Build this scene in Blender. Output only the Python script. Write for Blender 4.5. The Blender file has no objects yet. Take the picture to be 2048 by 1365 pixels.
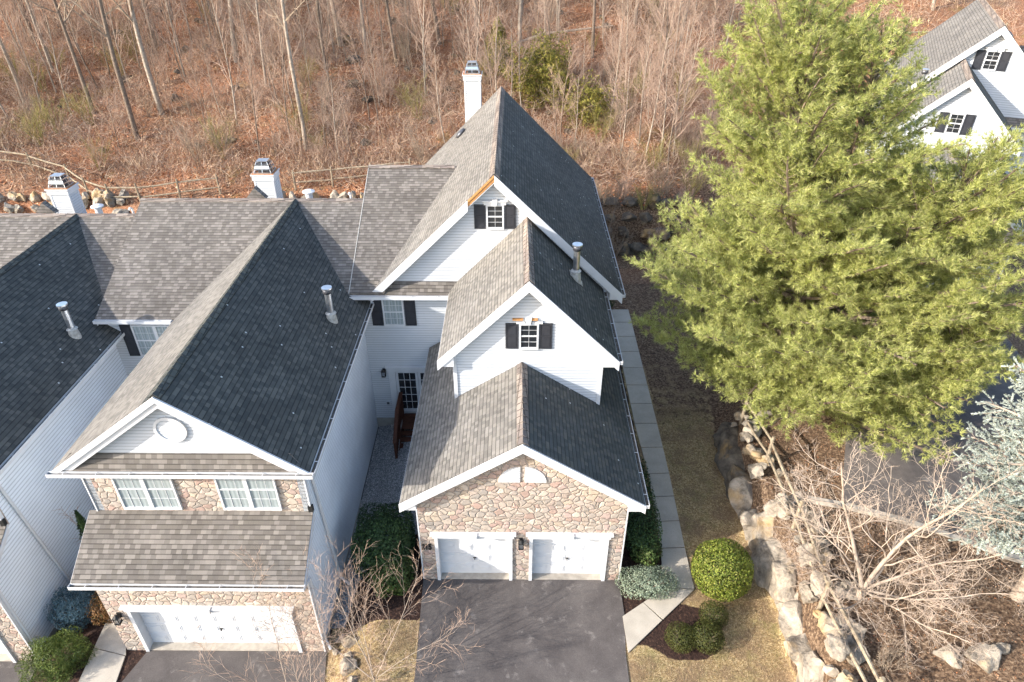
import bpy, math, random
import numpy as np
from mathutils import Vector, Matrix
R=math.radians
random.seed(7); rng=np.random.default_rng(11)
SC=bpy.context.scene; COL=SC.collection
# ------------------------------------------------------------ camera
cam=bpy.data.cameras.new('camera'); co=bpy.data.objects.new('camera',cam); COL.objects.link(co)
SC.camera=co
cam.sensor_width=36; cam.lens=36*1353.5/2048; cam.clip_end=2000; cam.clip_start=.1
cam.shift_x=.0039
_th,_ya,_ro=R(33.34),R(.656),R(-.176)
_f=Vector((-math.sin(_ya)*math.cos(_th),math.cos(_ya)*math.cos(_th),-math.sin(_th)))
_r=Vector((math.cos(_ya),math.sin(_ya),0)); _u=_r.cross(_f)
_r2=_r*math.cos(_ro)+_u*math.sin(_ro); _u2=-_r*math.sin(_ro)+_u*math.cos(_ro)
_m=Matrix((_r2,_u2,-_f)).transposed().to_4x4(); _m.translation=Vector((-.254,-14.835,19.518))
co.matrix_world=_m
# ------------------------------------------------------------ sky and sun
AZ,EL=66,25
sunv=Vector((-math.sin(R(AZ))*math.cos(R(EL)),-math.cos(R(AZ))*math.cos(R(EL)),math.sin(R(EL))))
W=bpy.data.worlds.new('World'); SC.world=W; W.use_nodes=True
nt=W.node_tree; bg=nt.nodes['Background']; sk=nt.nodes.new('ShaderNodeTexSky')
sk.sky_type='NISHITA'; sk.sun_disc=False; sk.sun_elevation=R(EL); sk.sun_rotation=math.atan2(sunv.x,sunv.y)
sk.air_density=1.0; sk.dust_density=1.6; sk.ozone_density=1.0
nt.links.new(sk.outputs[0],bg.inputs[0]); bg.inputs[1].default_value=.15
sl=bpy.data.lights.new('sun','SUN'); sl.energy=2.4; sl.angle=R(.6); sl.color=(1,.95,.88)
so=bpy.data.objects.new('sun',sl); COL.objects.link(so); so.rotation_euler=sunv.to_track_quat('Z','Y').to_euler()
SC.view_settings.view_transform='Standard'; SC.view_settings.look='None'; SC.view_settings.gamma=1
SC.view_settings.exposure=1.72
SC.render.engine='CYCLES'
try: SC.cycles.max_bounces=6; SC.cycles.transparent_max_bounces=4
except Exception: pass
# ------------------------------------------------------------ node helper
class NG:
    def __init__(s,name):
        s.mat=bpy.data.materials.new(name); s.mat.use_nodes=True; s.t=s.mat.node_tree; s.b=s.t.nodes['Principled BSDF']
        s.b.inputs['Roughness'].default_value=.9; s.b.inputs['Specular IOR Level'].default_value=.25
    def n(s,ty,**k):
        x=s.t.nodes.new(ty)
        for a,v in k.items(): setattr(x,a,v)
        return x
    def put(s,sock,v):
        if hasattr(v,'links') or isinstance(v,bpy.types.NodeSocket): s.t.links.new(v,sock)
        else: sock.default_value=v
    def m(s,op,a,b=0.0,c=0.0):
        x=s.n('ShaderNodeMath',operation=op)
        for i,v in enumerate((a,b,c)): s.put(x.inputs[i],v)
        return x.outputs[0]
    def uv(s):
        x=s.n('ShaderNodeUVMap'); sp=s.n('ShaderNodeSeparateXYZ'); s.put(sp.inputs[0],x.outputs[0]); return x.outputs[0],sp.outputs[0],sp.outputs[1]
    def obj(s): return s.n('ShaderNodeTexCoord').outputs['Object']
    def geo(s): return s.n('ShaderNodeNewGeometry').outputs['Position']
    def comb(s,x,y,z=0.0):
        c=s.n('ShaderNodeCombineXYZ')
        for i,v in enumerate((x,y,z)): s.put(c.inputs[i],v)
        return c.outputs[0]
    def wn(s,v,dim='3D'):
        x=s.n('ShaderNodeTexWhiteNoise',noise_dimensions=dim); s.put(x.inputs['Vector' if dim!='1D' else 'W'],v); return x.outputs[0]
    def noise(s,v,scale,detail=3,rough=.55,dist=0.0):
        x=s.n('ShaderNodeTexNoise'); s.put(x.inputs['Vector'],v); x.inputs['Scale'].default_value=scale; x.inputs['Detail'].default_value=detail
        x.inputs['Roughness'].default_value=rough; x.inputs['Distortion'].default_value=dist; return x.outputs[0]
    def vor(s,v,scale,feature='F1',dim='3D',rand=1.0):
        x=s.n('ShaderNodeTexVoronoi',feature=feature,voronoi_dimensions=dim); s.put(x.inputs['Vector'],v); x.inputs['Scale'].default_value=scale
        x.inputs['Randomness'].default_value=rand; return x
    def ramp(s,f,stops,interp='LINEAR'):
        x=s.n('ShaderNodeValToRGB'); x.color_ramp.interpolation=interp; e=x.color_ramp.elements
        while len(e)<len(stops): e.new(.5)
        for el,(p,c) in zip(e,stops): el.position=p; el.color=(*c,1) if len(c)==3 else c
        s.put(x.inputs[0],f); return x.outputs[0]
    def mix(s,f,a,b,mode='MIX'):
        x=s.n('ShaderNodeMix',data_type='RGBA',blend_type=mode); s.put(x.inputs[0],f)
        for i,v in ((6,a),(7,b)): s.put(x.inputs[i],(*v,1) if isinstance(v,tuple) and len(v)==3 else v)
        return x.outputs[2]
    def mr(s,v,a,b,c=0.0,d=1.0):
        x=s.n('ShaderNodeMapRange'); s.put(x.inputs[0],v)
        for i,k in enumerate((a,b,c,d)): x.inputs[i+1].default_value=k
        return x.outputs[0]
    def bump(s,h,dist=.02,strength=1.0):
        x=s.n('ShaderNodeBump'); x.inputs['Strength'].default_value=strength; x.inputs['Distance'].default_value=dist; s.put(x.inputs['Height'],h)
        s.put(s.b.inputs['Normal'],x.outputs[0])
    def col(s,c): s.put(s.b.inputs['Base Color'],(*c,1) if isinstance(c,tuple) and len(c)==3 else c); return s
    def island(s): return s.n('ShaderNodeNewGeometry').outputs['Random Per Island']
def g3(h): return tuple(((int(h[i:i+2],16)/255)+.0)**2.2 for i in (0,2,4))
def plain(name,c,rough=.7,var=.12,scale=6,metal=0.0):
    g=NG(name); n=g.noise(g.obj(),scale,4); k=g.mr(n,.3,.7,1-var,1+var)
    g.col(g.mix(1.0,c,g.comb(k,k,k),'MULTIPLY')); g.b.inputs['Roughness'].default_value=rough; g.b.inputs['Metallic'].default_value=metal
    return g.mat
def shingle(name,tones,specks=0.0,moss=0.0,row=.143,tab=.155):
    g=NG(name); uvv,u,v=g.uv()
    rv=g.m('DIVIDE',v,row); r=g.m('FLOOR',rv); rf=g.m('FRACT',rv)
    off=g.wn(g.comb(r,3.7)); cu=g.m('ADD',g.m('DIVIDE',u,tab),g.m('MULTIPLY',off,9.0)); c=g.m('FLOOR',cu); cf=g.m('FRACT',cu)
    rnd=g.wn(g.comb(c,r)); rnd2=g.wn(g.comb(g.m('FLOOR',g.m('MULTIPLY',cu,.5)),r,5.0))
    n=len(tones); colr=g.ramp(g.m('ADD',g.m('MULTIPLY',rnd,.86),g.m('MULTIPLY',rnd2,.14)),[(.12+.76*i/(n),t) for i,t in enumerate(tones)],'CONSTANT')
    big=g.noise(uvv,.55,5,.6); grain=g.noise(uvv,60,2)
    k=g.m('MULTIPLY',g.mr(big,.3,.7,.80,1.16),g.mr(grain,.3,.7,.86,1.14))
    joint_shade=g.m('MULTIPLY',g.mr(cf,0.0,.045,.75,1.0),g.mr(rf,.74,.90,1.06,.42))  # tab joints, plus a shadow line painted along each course edge
    k=g.m('MULTIPLY',k,joint_shade)
    colr=g.mix(1.0,colr,g.comb(k,k,k),'MULTIPLY')
    if moss: 
        colr=g.mix(g.m('MULTIPLY',g.mr(g.noise(uvv,.9,4),.42,.7),moss),colr,(.05,.055,.05))
    if specks:
        vo=g.vor(uvv,2.6,'F1','2D'); d=vo.outputs['Distance']; pick=g.m('GREATER_THAN',g.wn(vo.outputs['Position']),1-specks)
        sp=g.m('MULTIPLY',pick,g.m('LESS_THAN',d,.075)); colr=g.mix(sp,colr,(.5,.5,.47))
    g.col(colr)
    hgt=g.m('ADD',g.m('SUBTRACT',1.0,rf),g.m('MULTIPLY',g.m('GREATER_THAN',rnd,.5),.5)); g.bump(hgt,.012,.8)
    return g.mat
def siding(name,c,lap=.115,dirt=.1,gr=.48):
    g=NG(name); uvv,u,v=g.uv(); f=g.m('FRACT',g.m('DIVIDE',v,lap))
    n=g.noise(uvv,.8,5,.6); k=g.m('MULTIPLY',g.mr(n,.3,.75,1.0,1-dirt),g.mr(f,.78,.97,1.0,gr))
    g.col(g.mix(1.0,c,g.comb(k,k,k),'MULTIPLY')); g.b.inputs['Roughness'].default_value=.55
    g.bump(g.m('SUBTRACT',1.0,f),.02,.8); return g.mat
def stone(name):
    g=NG(name); uvv,u,v=g.uv()
    wx=g.noise(uvv,4.5,4,.6); wy=g.noise(g.comb(g.m('ADD',u,9.1),v),4.5,4,.6)
    w=g.comb(g.m('ADD',u,g.m('MULTIPLY',wx,.22)),g.m('MULTIPLY',g.m('ADD',v,g.m('MULTIPLY',wy,.2)),1.3))
    vo=g.vor(w,4.1,'F1','2D',1.0); ed=g.vor(w,4.1,'DISTANCE_TO_EDGE','2D',1.0).outputs['Distance']
    s=g.n('ShaderNodeSeparateColor'); g.put(s.inputs[0],vo.outputs['Color']); r1=s.outputs[0]; r2=s.outputs[1]
    T=['a8988c','9f8c82','b3a496','908780','a5958b','af9d8a','9c9088','a88f88','857f7b','b8ab9d','a08278','988e85','ac9c90','a99488','9c7d74','a4968a','9a8a7e','ae9f94']
    colr=g.ramp(r1,[(i/len(T),g3(t)) for i,t in enumerate(T)],'CONSTANT')
    n=g.noise(uvv,7,6,.7,.6); n3=g.noise(uvv,1.0,3); k=g.m('MULTIPLY',g.m('MULTIPLY',g.mr(n,.3,.7,.72,1.25),g.mr(r2,0.,1.,.82,1.14)),g.mr(n3,.35,.65,.92,1.08))
    colr=g.mix(1.0,colr,g.comb(k,k,k),'MULTIPLY')
    colr=g.mix(.3,colr,g3('bbad9c')); colr=g.mix(g.mr(ed,.01,.035,.85,0.0),colr,g3('a49587'))
    g.col(colr)
    h=g.m('ADD',g.m('MULTIPLY',g.mr(ed,.0,.16),1.0),g.m('ADD',g.m('MULTIPLY',n,.35),g.m('MULTIPLY',r2,.45))); g.bump(h,.035,.9)
    return g.mat
def leafmat(name,tones,rough=.6,trans=.25):
    g=NG(name); i=g.island(); n=len(tones)
    c=g.ramp(i,[(k/max(1,n-1),t) for k,t in enumerate(tones)])
    nn=g.noise(g.geo(),1.1,3); k=g.mr(nn,.35,.65,.8,1.2); c=g.mix(1.0,c,g.comb(k,k,k),'MULTIPLY'); g.col(c)
    g.b.inputs['Roughness'].default_value=rough; g.b.inputs['Specular IOR Level'].default_value=.3
    tr=g.n('ShaderNodeBsdfTranslucent'); g.put(tr.inputs[0],c); mx=g.n('ShaderNodeMixShader'); mx.inputs[0].default_value=trans
    out=[x for x in g.t.nodes if x.type=='OUTPUT_MATERIAL'][0]
    g.t.links.new(g.b.outputs[0],mx.inputs[1]); g.t.links.new(tr.outputs[0],mx.inputs[2]); g.t.links.new(mx.outputs[0],out.inputs[0])
    return g.mat
def barkmat(name,a,b,sc=8):
    g=NG(name); n=g.noise(g.obj(),sc,5,.7); g.col(g.mix(g.mr(n,.35,.65),a,b)); g.bump(n,.02,.6); return g.mat
M={}
M['sh_tan']=shingle('shingles tan',[g3(x) for x in ('69635d','726c65','625c56','78716a','6c665f','7d766e','655f58')])
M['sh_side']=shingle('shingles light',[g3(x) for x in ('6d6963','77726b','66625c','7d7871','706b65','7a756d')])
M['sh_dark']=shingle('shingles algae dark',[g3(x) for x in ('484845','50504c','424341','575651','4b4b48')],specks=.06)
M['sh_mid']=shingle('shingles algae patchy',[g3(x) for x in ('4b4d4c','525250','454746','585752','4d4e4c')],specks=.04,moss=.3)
M['sh_mossy']=shingle('shingles mossy strip',[g3(x) for x in ('4a4b48','55554f','434543','5d5c55')],moss=.6)
M['sh_cap']=shingle('cap shingles',[g3(x) for x in ('7a6f67','877b70','6c635d','8f8378')],row=.2,tab=.5)
M['siding']=siding('white vinyl siding',(.57,.585,.60))
M['siding_skyfill']=siding('white vinyl siding with painted sky fill',(.78,.82,.86),.14,.16,.36)  # same vinyl on side walls, paled and blued to paint in sky fill
M['trim']=plain('white painted trim',(.60,.60,.60),.5,.05,3)
M['rawwood']=plain('bare weathered wood',g3('b88655'),.8,.25,14)
M['rust']=plain('rust stained metal',g3('a8714a'),.7,.35,9)
M['shutter']=plain('charcoal shutter paint',(.035,.036,.042),.5,.15,5)
M['metal']=plain('galvanised steel',(.62,.64,.66),.28,.2,7,.9)
M['metaldark']=plain('sooty steel',(.12,.12,.13),.4,.3,7,.5)
M['flash']=plain('weathered flashing',(.42,.40,.36),.6,.3,9,.2)
M['black']=plain('black iron',(.02,.02,.02),.5,.2,5)
M['gutterin']=plain('dark mottled gutter inside',(.10,.085,.07),.9,.5,12)  # dark mottled strip lining the gutter
M['concrete']=plain('poured concrete',g3('a69d90'),.9,.18,5)
M['found']=plain('foundation concrete',g3('9a958c'),.9,.15,3)
M['deck']=plain('red brown stained deck boards',g3('523427'),.7,.3,10)
M['glass']=plain('dark window glass',(.02,.022,.025),.06,.1,2); M['glass'].node_tree.nodes['Principled BSDF'].inputs['Specular IOR Level'].default_value=.7
def curtain():
    g=NG('pane over pale curtain'); uvv,u,v=g.uv(); wv=g.m('SINE',g.m('MULTIPLY',g.m('ADD',u,g.m('MULTIPLY',g.noise(uvv,3,2),.12)),48.0))
    k=g.mr(wv,-1,1,.82,1.08); g.col(g.mix(1.0,(.30,.34,.34),g.comb(k,k,k),'MULTIPLY')); g.b.inputs['Roughness'].default_value=.15; g.b.inputs['Specular IOR Level'].default_value=.6
    return g.mat
M['curtain']=curtain()
M['stone']=stone('fieldstone veneer')
M['bark']=barkmat('grey brown bark',g3('8a7a6a'),g3('5e5147'))
M['barkpale']=barkmat('pale grey bark',g3('ad9f8f'),g3('7c6f61'))
M['barkpink']=barkmat('smooth pinkish grey bark',g3('b8a694'),g3('8f8072'),5)
M['twig']=barkmat('tan pink twigs',g3('b39a88'),g3('8f7866'),3)
M['twig2']=barkmat('grey tan twigs',g3('a3917c'),g3('76685a'),3)
M['twigpale']=barkmat('pale pinkish fine twigs',g3('b3a190'),g3('8f7f70'),3)
M['twigg']=barkmat('olive twigs',g3('9c9058'),g3('6f6a40'),3)
M['wood']=barkmat('weathered fence wood',g3('a5967f'),g3('6f6353'),6)
M['needle']=leafmat('pine needles',[g3(x) for x in ('7c8644','aab060','c2c27a','8a9350','d2ce92','aeae62')],trans=.4)
M['bluespruce']=leafmat('blue spruce shoots',[g3(x) for x in ('8f9892','b0b8ae','7a8682','c4c8bc','6a6c50')],trans=.1)
M['hedge']=leafmat('dark hedge leaves',[g3(x) for x in ('324428','445836','263620','566e3e')])
M['hedgel']=leafmat('lighter hedge leaves',[g3(x) for x in ('3c4c24','56693a','2c3a1c','6a7c44','4a3a2a')])
M['box']=leafmat('yellow green box leaves',[g3(x) for x in ('3f4f1c','6d7a30','8c9440','33421a','9c9a4e')])
M['boxdk']=leafmat('olive box leaves',[g3(x) for x in ('3c4220','50532a','2c3418','5f5c30')])
M['greyjun']=leafmat('grey green shrub leaves',[g3(x) for x in ('7c8a74','95a08a','65735c','a8b09a')])
M['blueshrub']=leafmat('blue green juniper',[g3(x) for x in ('4c6468','66808a','3a4e50','7c929a')])
M['juniper']=leafmat('lime green feathery juniper',[g3(x) for x in ('46582a','66743a','36461e','7c8444')])
M['cedar']=leafmat('bronzed cedar sprays',[g3(x) for x in ('7c7838','968e44','5c5e2c','ac9c50','464e28')])
M['yew']=leafmat('very dark evergreen leaves',[g3(x) for x in ('1c3018','263c1c','30441c','141f10')])
M['brownleaf']=leafmat('brown clinging leaves',[g3(x) for x in ('7c5a3a','9c7448','6a4a30','4c4a24')])
M['litter']=leafmat('fallen leaves',[g3(x) for x in ('b06c48','c08a60','8c5638','d2a27c','6e4632','dcb894')],trans=.1)
M['grassb']=leafmat('dormant grass blades',[g3(x) for x in ('a48c6c','bca684','6c5a44','8a7458','77724a','cdb898')],trans=.2)
def asphalt():
    g=NG('worn asphalt'); p=g.geo(); n=g.noise(p,.7,6,.65); n2=g.noise(p,1.7,5,.7); gr=g.noise(p,55,2)
    c=g.mix(g.mr(n,.35,.7),g3('4f4a48'),g3('67615d')); c=g.mix(g.m('MULTIPLY',g.mr(n2,.58,.70),.55),c,g3('8d8680'));
    k=g.mr(gr,.3,.7,.75,1.25); c=g.mix(1.0,c,g.comb(k,k,k),'MULTIPLY'); g.col(c); g.bump(gr,.006,.6); return g.mat
M['asphalt']=asphalt()
def walk():
    g=NG('brushed concrete slabs'); p=g.geo(); n=g.noise(p,1.3,5,.6); gr=g.noise(p,40,2)
    c=g.mix(g.mr(n,.35,.65),g3('a89f91'),g3('b8ae9f')); k=g.mr(gr,.3,.7,.88,1.1); g.col(g.mix(1.0,c,g.comb(k,k,k),'MULTIPLY')); g.bump(gr,.004,.5); return g.mat
M['walk']=walk()
def gravel():
    g=NG('pale crushed gravel'); p=g.geo(); v=g.vor(p,24); s=g.n('ShaderNodeSeparateColor'); g.put(s.inputs[0],v.outputs['Color'])
    c=g.ramp(s.outputs[0],[(0,g3('8c8b8c')),(.4,g3('a9a7a6')),(.8,g3('c4c2bf')),(1,g3('dedcd8'))]); k=g.mr(v.outputs['Distance'],.1,.6,1.05,.45)
    g.col(g.mix(1.0,c,g.comb(k,k,k),'MULTIPLY')); g.bump(g.m('SUBTRACT',1.0,v.outputs['Distance']),.03,.8); return g.mat
M['gravel']=gravel()
def ground():
    g=NG('ground'); p=g.geo(); at=g.n('ShaderNodeAttribute',attribute_name='zone'); s=g.n('ShaderNodeSeparateColor'); g.put(s.inputs[0],at.outputs['Color'])
    e=g.m('MULTIPLY',g.m('SUBTRACT',g.noise(p,2.2,5,.7),.5),.7)
    lawn=g.m('ADD',s.outputs[0],e); mul=g.m('ADD',s.outputs[1],e); 
    big=g.noise(p,.22,4,.6); md=g.noise(p,1.4,5,.7); fi=g.noise(p,11,4,.75); ff=g.noise(p,34,2,.6)
    lit=g.ramp(g.m('ADD',g.m('MULTIPLY',fi,.62),g.m('MULTIPLY',ff,.38)),[(.36,g3('46301f')),(.46,g3('845940')),(.53,g3('a06f50')),(.6,g3('bc8c6a')),(.7,g3('dcbc9a'))])
    lit=g.mix(g.m('MULTIPLY',g.mr(big,.42,.62),.65),lit,g.ramp(fi,[(.38,g3('5a4638')),(.52,g3('8b7058')),(.64,g3('b39a80'))]))
    lit=g.mix(g.m('MULTIPLY',g.mr(md,.58,.7),.5),lit,g3('7a5c48'))
    lit=g.mix(g.m('MULTIPLY',g.mr(g.noise(p,.5,3),.6,.7),.35),lit,g3('867a45'))
    so=g.ramp(fi,[(.35,g3('382c24')),(.5,g3('64503f')),(.62,g3('8a745e')),(.72,g3('b49e84'))])
    lit=g.mix(g.mr(s.outputs[2],.3,.7),lit,so)
    gr=g.ramp(g.m('ADD',g.m('MULTIPLY',fi,.5),g.m('MULTIPLY',ff,.5)),[(.38,g3('5e4c36')),(.5,g3('a08860')),(.6,g3('ccb68e'))])
    gr=g.mix(g.m('MULTIPLY',g.mr(md,.50,.64),.45),gr,g3('777548')); gr=g.mix(g.m('MULTIPLY',g.mr(g.noise(p,1.1,6,.75),.46,.58),.7),gr,g3('7a6450'))
    mu=g.ramp(fi,[(.35,g3('241a17')),(.55,g3('40302a')),(.7,g3('6a5140'))])
    c=g.mix(g.mr(lawn,.45,.55),lit,gr); c=g.mix(g.mr(mul,.45,.55),c,mu); g.col(c)
    g.bump(g.m('ADD',fi,g.m('MULTIPLY',ff,.5)),.05,.9); return g.mat
M['ground']=ground()
def rockm(name,tones):
    g=NG(name); p=g.geo(); n=g.noise(p,2.2,6,.7,.4); n2=g.noise(p,.9,3); i=g.island()
    c=g.ramp(g.m('ADD',g.m('MULTIPLY',n,.75),g.m('MULTIPLY',i,.25)),[(.3+.45*k/(len(tones)-1),g3(t)) for k,t in enumerate(tones)])
    c=g.mix(g.m('MULTIPLY',g.mr(n2,.54,.66),.55),c,g3('b08f5c')); g.col(c); g.bump(g.m('ADD',n,g.m('MULTIPLY',g.noise(p,14,4,.7),.3)),.10,1.0); return g.mat
M['rock']=rockm('pale granite boulder',['5e564c','8c8274','a89c8c','bdb2a2','998d80'])
M['rockg']=rockm('grey lichen rock',['403b35','5e574e','7a7263','989080'])
# ------------------------------------------------------------ mesh builder
class MB:
    mir=False
    def __init__(s): s.v=[]; s.f=[]
    def poly(s,pts):
        b=len(s.v); s.v+= [tuple(p) for p in pts]; s.f.append(list(range(b,b+len(pts))))
    def prism(s,pts,vec):
        n=len(pts); vec=Vector(vec); a=[Vector(p) for p in pts]; c=[p+vec for p in a]
        nn=Vector((0,0,0))
        for i in range(n): nn+=a[i].cross(a[(i+1)%n])
        if nn.dot(vec)>0: a.reverse(); c.reverse()
        b=len(s.v); s.v+=[tuple(p) for p in a]+[tuple(p) for p in c]
        s.f.append(list(range(b,b+n))); s.f.append(list(range(b+2*n-1,b+n-1,-1)))
        for i in range(n):
            j=(i+1)%n; s.f.append([b+j,b+i,b+n+i,b+n+j])
    def box(s,x0,x1,y0,y1,z0,z1): s.prism([(x0,y0,z0),(x1,y0,z0),(x1,y1,z0),(x0,y1,z0)],(0,0,z1-z0))
    def slab(s,pts,t): s.prism(pts,(0,0,-t))
    def beam(s,p0,p1,w,h,up=(0,0,1)):   # p0,p1 top-centre line
        p0,p1=Vector(p0),Vector(p1); d=(p1-p0).normalized(); sd=d.cross(Vector(up)).normalized()*w/2; U=sd.cross(d).normalized()*-1
        if U.dot(Vector(up))<0: U=-U
        s.prism([p0-sd,p0+sd,p1+sd,p1-sd],-U*h)
    def tube(s,pts,rad,n=6,cap=False):
        pts=[Vector(p) for p in pts]; b=len(s.v); k=len(pts); ref=None
        for i,p in enumerate(pts):
            d=(pts[min(i+1,k-1)]-pts[max(i-1,0)]).normalized()
            if ref is None: ref=d.orthogonal().normalized()
            ref=(ref-d*ref.dot(d)); ref=ref.normalized() if ref.length>1e-4 else d.orthogonal().normalized()
            q=d.cross(ref); r=rad[i] if hasattr(rad,'__len__') else rad
            for j in range(n):
                a=2*math.pi*j/n; s.v.append(tuple(p+ref*(r*math.cos(a))+q*(r*math.sin(a))))
        for i in range(k-1):
            for j in range(n):
                j2=(j+1)%n; s.f.append([b+i*n+j,b+i*n+j2,b+(i+1)*n+j2,b+(i+1)*n+j])
        if cap: s.f.append([b+j for j in range(n)][::-1]); s.f.append([b+(k-1)*n+j for j in range(n)])
    def build(s,name,mat,parent=None,smooth=False,loc=None):
        me=bpy.data.meshes.new(name); v=s.v
        if MB.mir: v=[(-a,b,c) for a,b,c in v]; fs=[f[::-1] for f in s.f]
        else: fs=s.f
        me.from_pydata(v,[],fs); me.materials.append(mat if not isinstance(mat,str) else M[mat])
        uvl=me.uv_layers.new(name='UVMap'); n=len(me.loops)
        V=np.array(v,float).reshape(-1,3)
        li=np.empty(n,dtype=np.int32); me.loops.foreach_get('vertex_index',li)
        nm=np.empty(len(me.polygons)*3); me.polygons.foreach_get('normal',nm); nm=nm.reshape(-1,3)
        lt=np.empty(len(me.polygons),dtype=np.int32); me.polygons.foreach_get('loop_total',lt)
        N=np.repeat(nm,lt,axis=0); P=V[li]
        ud=np.cross(np.array([0,0,1.]),N); L=np.linalg.norm(ud,axis=1); fl=L<.02; ud[fl]=(1,0,0); L[fl]=1; ud/=L[:,None]
        vd=np.cross(N,ud); vd[fl]=(0,1,0)
        uvs=np.stack([(P*ud).sum(1),(P*vd).sum(1)],1); uvl.data.foreach_set('uv',uvs.ravel())
        if smooth: me.shade_smooth()
        me.update(); o=bpy.data.objects.new(name,me); COL.objects.link(o)
        if parent: o.parent=parent
        if loc is not None: o.location=loc
        return o
def fastmesh(name,V,F,mat,parent=None):      # V (n,3), F (m,k) uniform
    me=bpy.data.meshes.new(name); m,k=F.shape
    me.vertices.add(len(V)); me.vertices.foreach_set('co',V.astype(np.float32).ravel())
    me.loops.add(m*k); me.loops.foreach_set('vertex_index',F.astype(np.int32).ravel())
    me.polygons.add(m); me.polygons.foreach_set('loop_start',np.arange(0,m*k,k,dtype=np.int32))
    me.update(calc_edges=True); me.validate(); me.materials.append(M[mat])
    o=bpy.data.objects.new(name,me); COL.objects.link(o)
    if parent: o.parent=parent
    return o
def tag(o,label=None,cat=None,group=None,kind=None):
    if label: o['label']=label
    if cat: o['category']=cat
    if group: o['group']=group
    if kind: o['kind']=kind
    return o
def empty(name,loc=(0,0,0),rz=0.0,**k):
    o=bpy.data.objects.new(name,None); COL.objects.link(o); o.location=loc; o.rotation_euler=(0,0,rz); o.empty_display_size=.3
    return tag(o,**k)
def kids(o): return [c for c in bpy.data.objects if c.parent==o]
def copytree(o,loc,rz=None,sc=None,label=None,group=None,par=None):
    c=o.copy(); COL.objects.link(c); c.location=loc
    if rz is not None: c.rotation_euler=(0,0,rz)
    if sc is not None: c.scale=(sc,)*3 if not hasattr(sc,'__len__') else sc
    if label: c['label']=label
    if group: c['group']=group
    def rec(a,b):
        for ch in KID[a.name]:
            d=ch.copy(); COL.objects.link(d); d.parent=b; rec2(ch,d)
    def rec2(a,b):
        for ch in KID.get(a.name,[]): d=ch.copy(); COL.objects.link(d); d.parent=b
    if o.name not in KID: cachekids(o)
    rec(o,c); return c
KID={}
def cachekids(o):
    KID[o.name]=kids(o)
    for c in KID[o.name]: KID[c.name]=kids(c)
# ------------------------------------------------------------ terrain
def sm(a,b,t):
    t=max(0,min(1,(t-a)/(b-a))); return t*t*(3-2*t)
def cl(v,a,b): return max(a,min(b,v))
XW=[(-9,7.9),(-3.5,7.9),(-1.3,8.15),(1.1,8.1),(2.2,7.9),(6.5,8.2),(12,9.0)]
def xwall(y):
    for (a,b),(c,d) in zip(XW,XW[1:]):
        if y<=c or c==12: return b+(d-b)*cl((y-a)/(c-a),0,1)
def YB(x): return 24.3+.35*math.sin(x*.35)+.5*sm(3,8,x)-.6*sm(-9,-2,x)
def h(x,y):
    zB=cl(-.83+.05*y,-1.02,.4); zA=zB-.7; zC=cl(.031*y,0,.5)
    z=zA+(zB-zA)*sm(-16.2,-14,x); z=z+(zC-z)*sm(-6.2,-4.4,x)
    xw=xwall(y); wid=.7+max(0,y-6)*.45; zR=1.9+.74*sm(9.5,14,x)
    z=z+(zR-z)*sm(xw+.1,xw+.1+wid,x)
    yb=YB(x)
    zh=(3.1+(y-yb-1)*.26) if y<27.6 else (3.1+(26.6-yb)*.26+(y-27.6)*.35)
    if y>95: zh-= (y-95)*.33
    hb=z+(zh-z)*sm(yb,yb+1.1,y)
    zh2=zR+.62*max(0,min(y,44)-33)+.35*max(0,min(y,95)-44)
    t=sm(9,15,x); z=hb*(1-t)+zh2*t
    if y>26: z+=min(1,(y-26)/8)*(.5*math.sin(x*.21+y*.13)+.35*math.sin(x*.47-y*.31+1))
    return z
def lin(a,b,s): return list(np.arange(a,b-1e-6,s))
xs=[-400,-250,-150,-100,-75]+lin(-60,-34,1.2)+lin(-34,-17,.6)+lin(-17,18,.22)+lin(18,48,.8)+[48,60,80,120,200,400]
ys=[-200,-80,-40,-20,-12]+lin(-8,12,.22)+lin(12,29,.4)+lin(29,62,.9)+lin(62,96,3)+[100,130,180,260,400]
def zone(x,y):
    lawn=mul=soil=0.0
    if y<22.5:
        lawn=1.0
        if 3.3<x<4.95 and y>-2.4 and y<22: mul=1
        if (x-5.1)**2/1.7+(y+1.9)**2/1.0<1 : mul=1
        if -5.9<x<-3.2 and -1.6<y<3: mul=1
        if -15.97<x<-12.7 and y>-4: mul=1
        if x<-15.9 or (x>-12.8 and x<-6.3): mul=1
        if -6.4<x<-3.2 and y<-1.5: lawn=.55; soil=.7
        if x>xwall(y)+.2: lawn=0; mul=0; soil=1.0
        if x>5.9 and x<=xwall(y)+.2: lawn=1-.55*sm(0,11,y); soil=.8
        if y>12 and x>3.4: lawn=.4; soil=1
        if x>3.3 and y>20: soil=.6; lawn=0
    else: soil=max(sm(1,5,x)*(1-sm(25.5,29,y)),.9*sm(9,14,x)*(1-sm(30,34,y)))
    return lawn,mul,soil
nx,ny=len(xs),len(ys)
V=np.array([(x,y,h(x,y)) for y in ys for x in xs])
F=np.array([[j*nx+i,j*nx+i+1,(j+1)*nx+i+1,(j+1)*nx+i] for j in range(ny-1) for i in range(nx-1)])
gob=fastmesh('ground',V,F,'ground'); tag(gob,kind='structure')
gob.data.shade_smooth()
ca=gob.data.color_attributes.new('zone','FLOAT_COLOR','POINT')
def zsoft(x,y):
    if not(-20<x<20 and -12<y<24): return zone(x,y)
    a=np.array([zone(x+i*.12,y+j*.12) for i in (-1,0,1) for j in (-1,0,1)]); return tuple(a.mean(0))
ca.data.foreach_set('color',np.array([(*zsoft(x,y),1) for y in ys for x in xs],dtype=np.float32).ravel())
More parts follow.
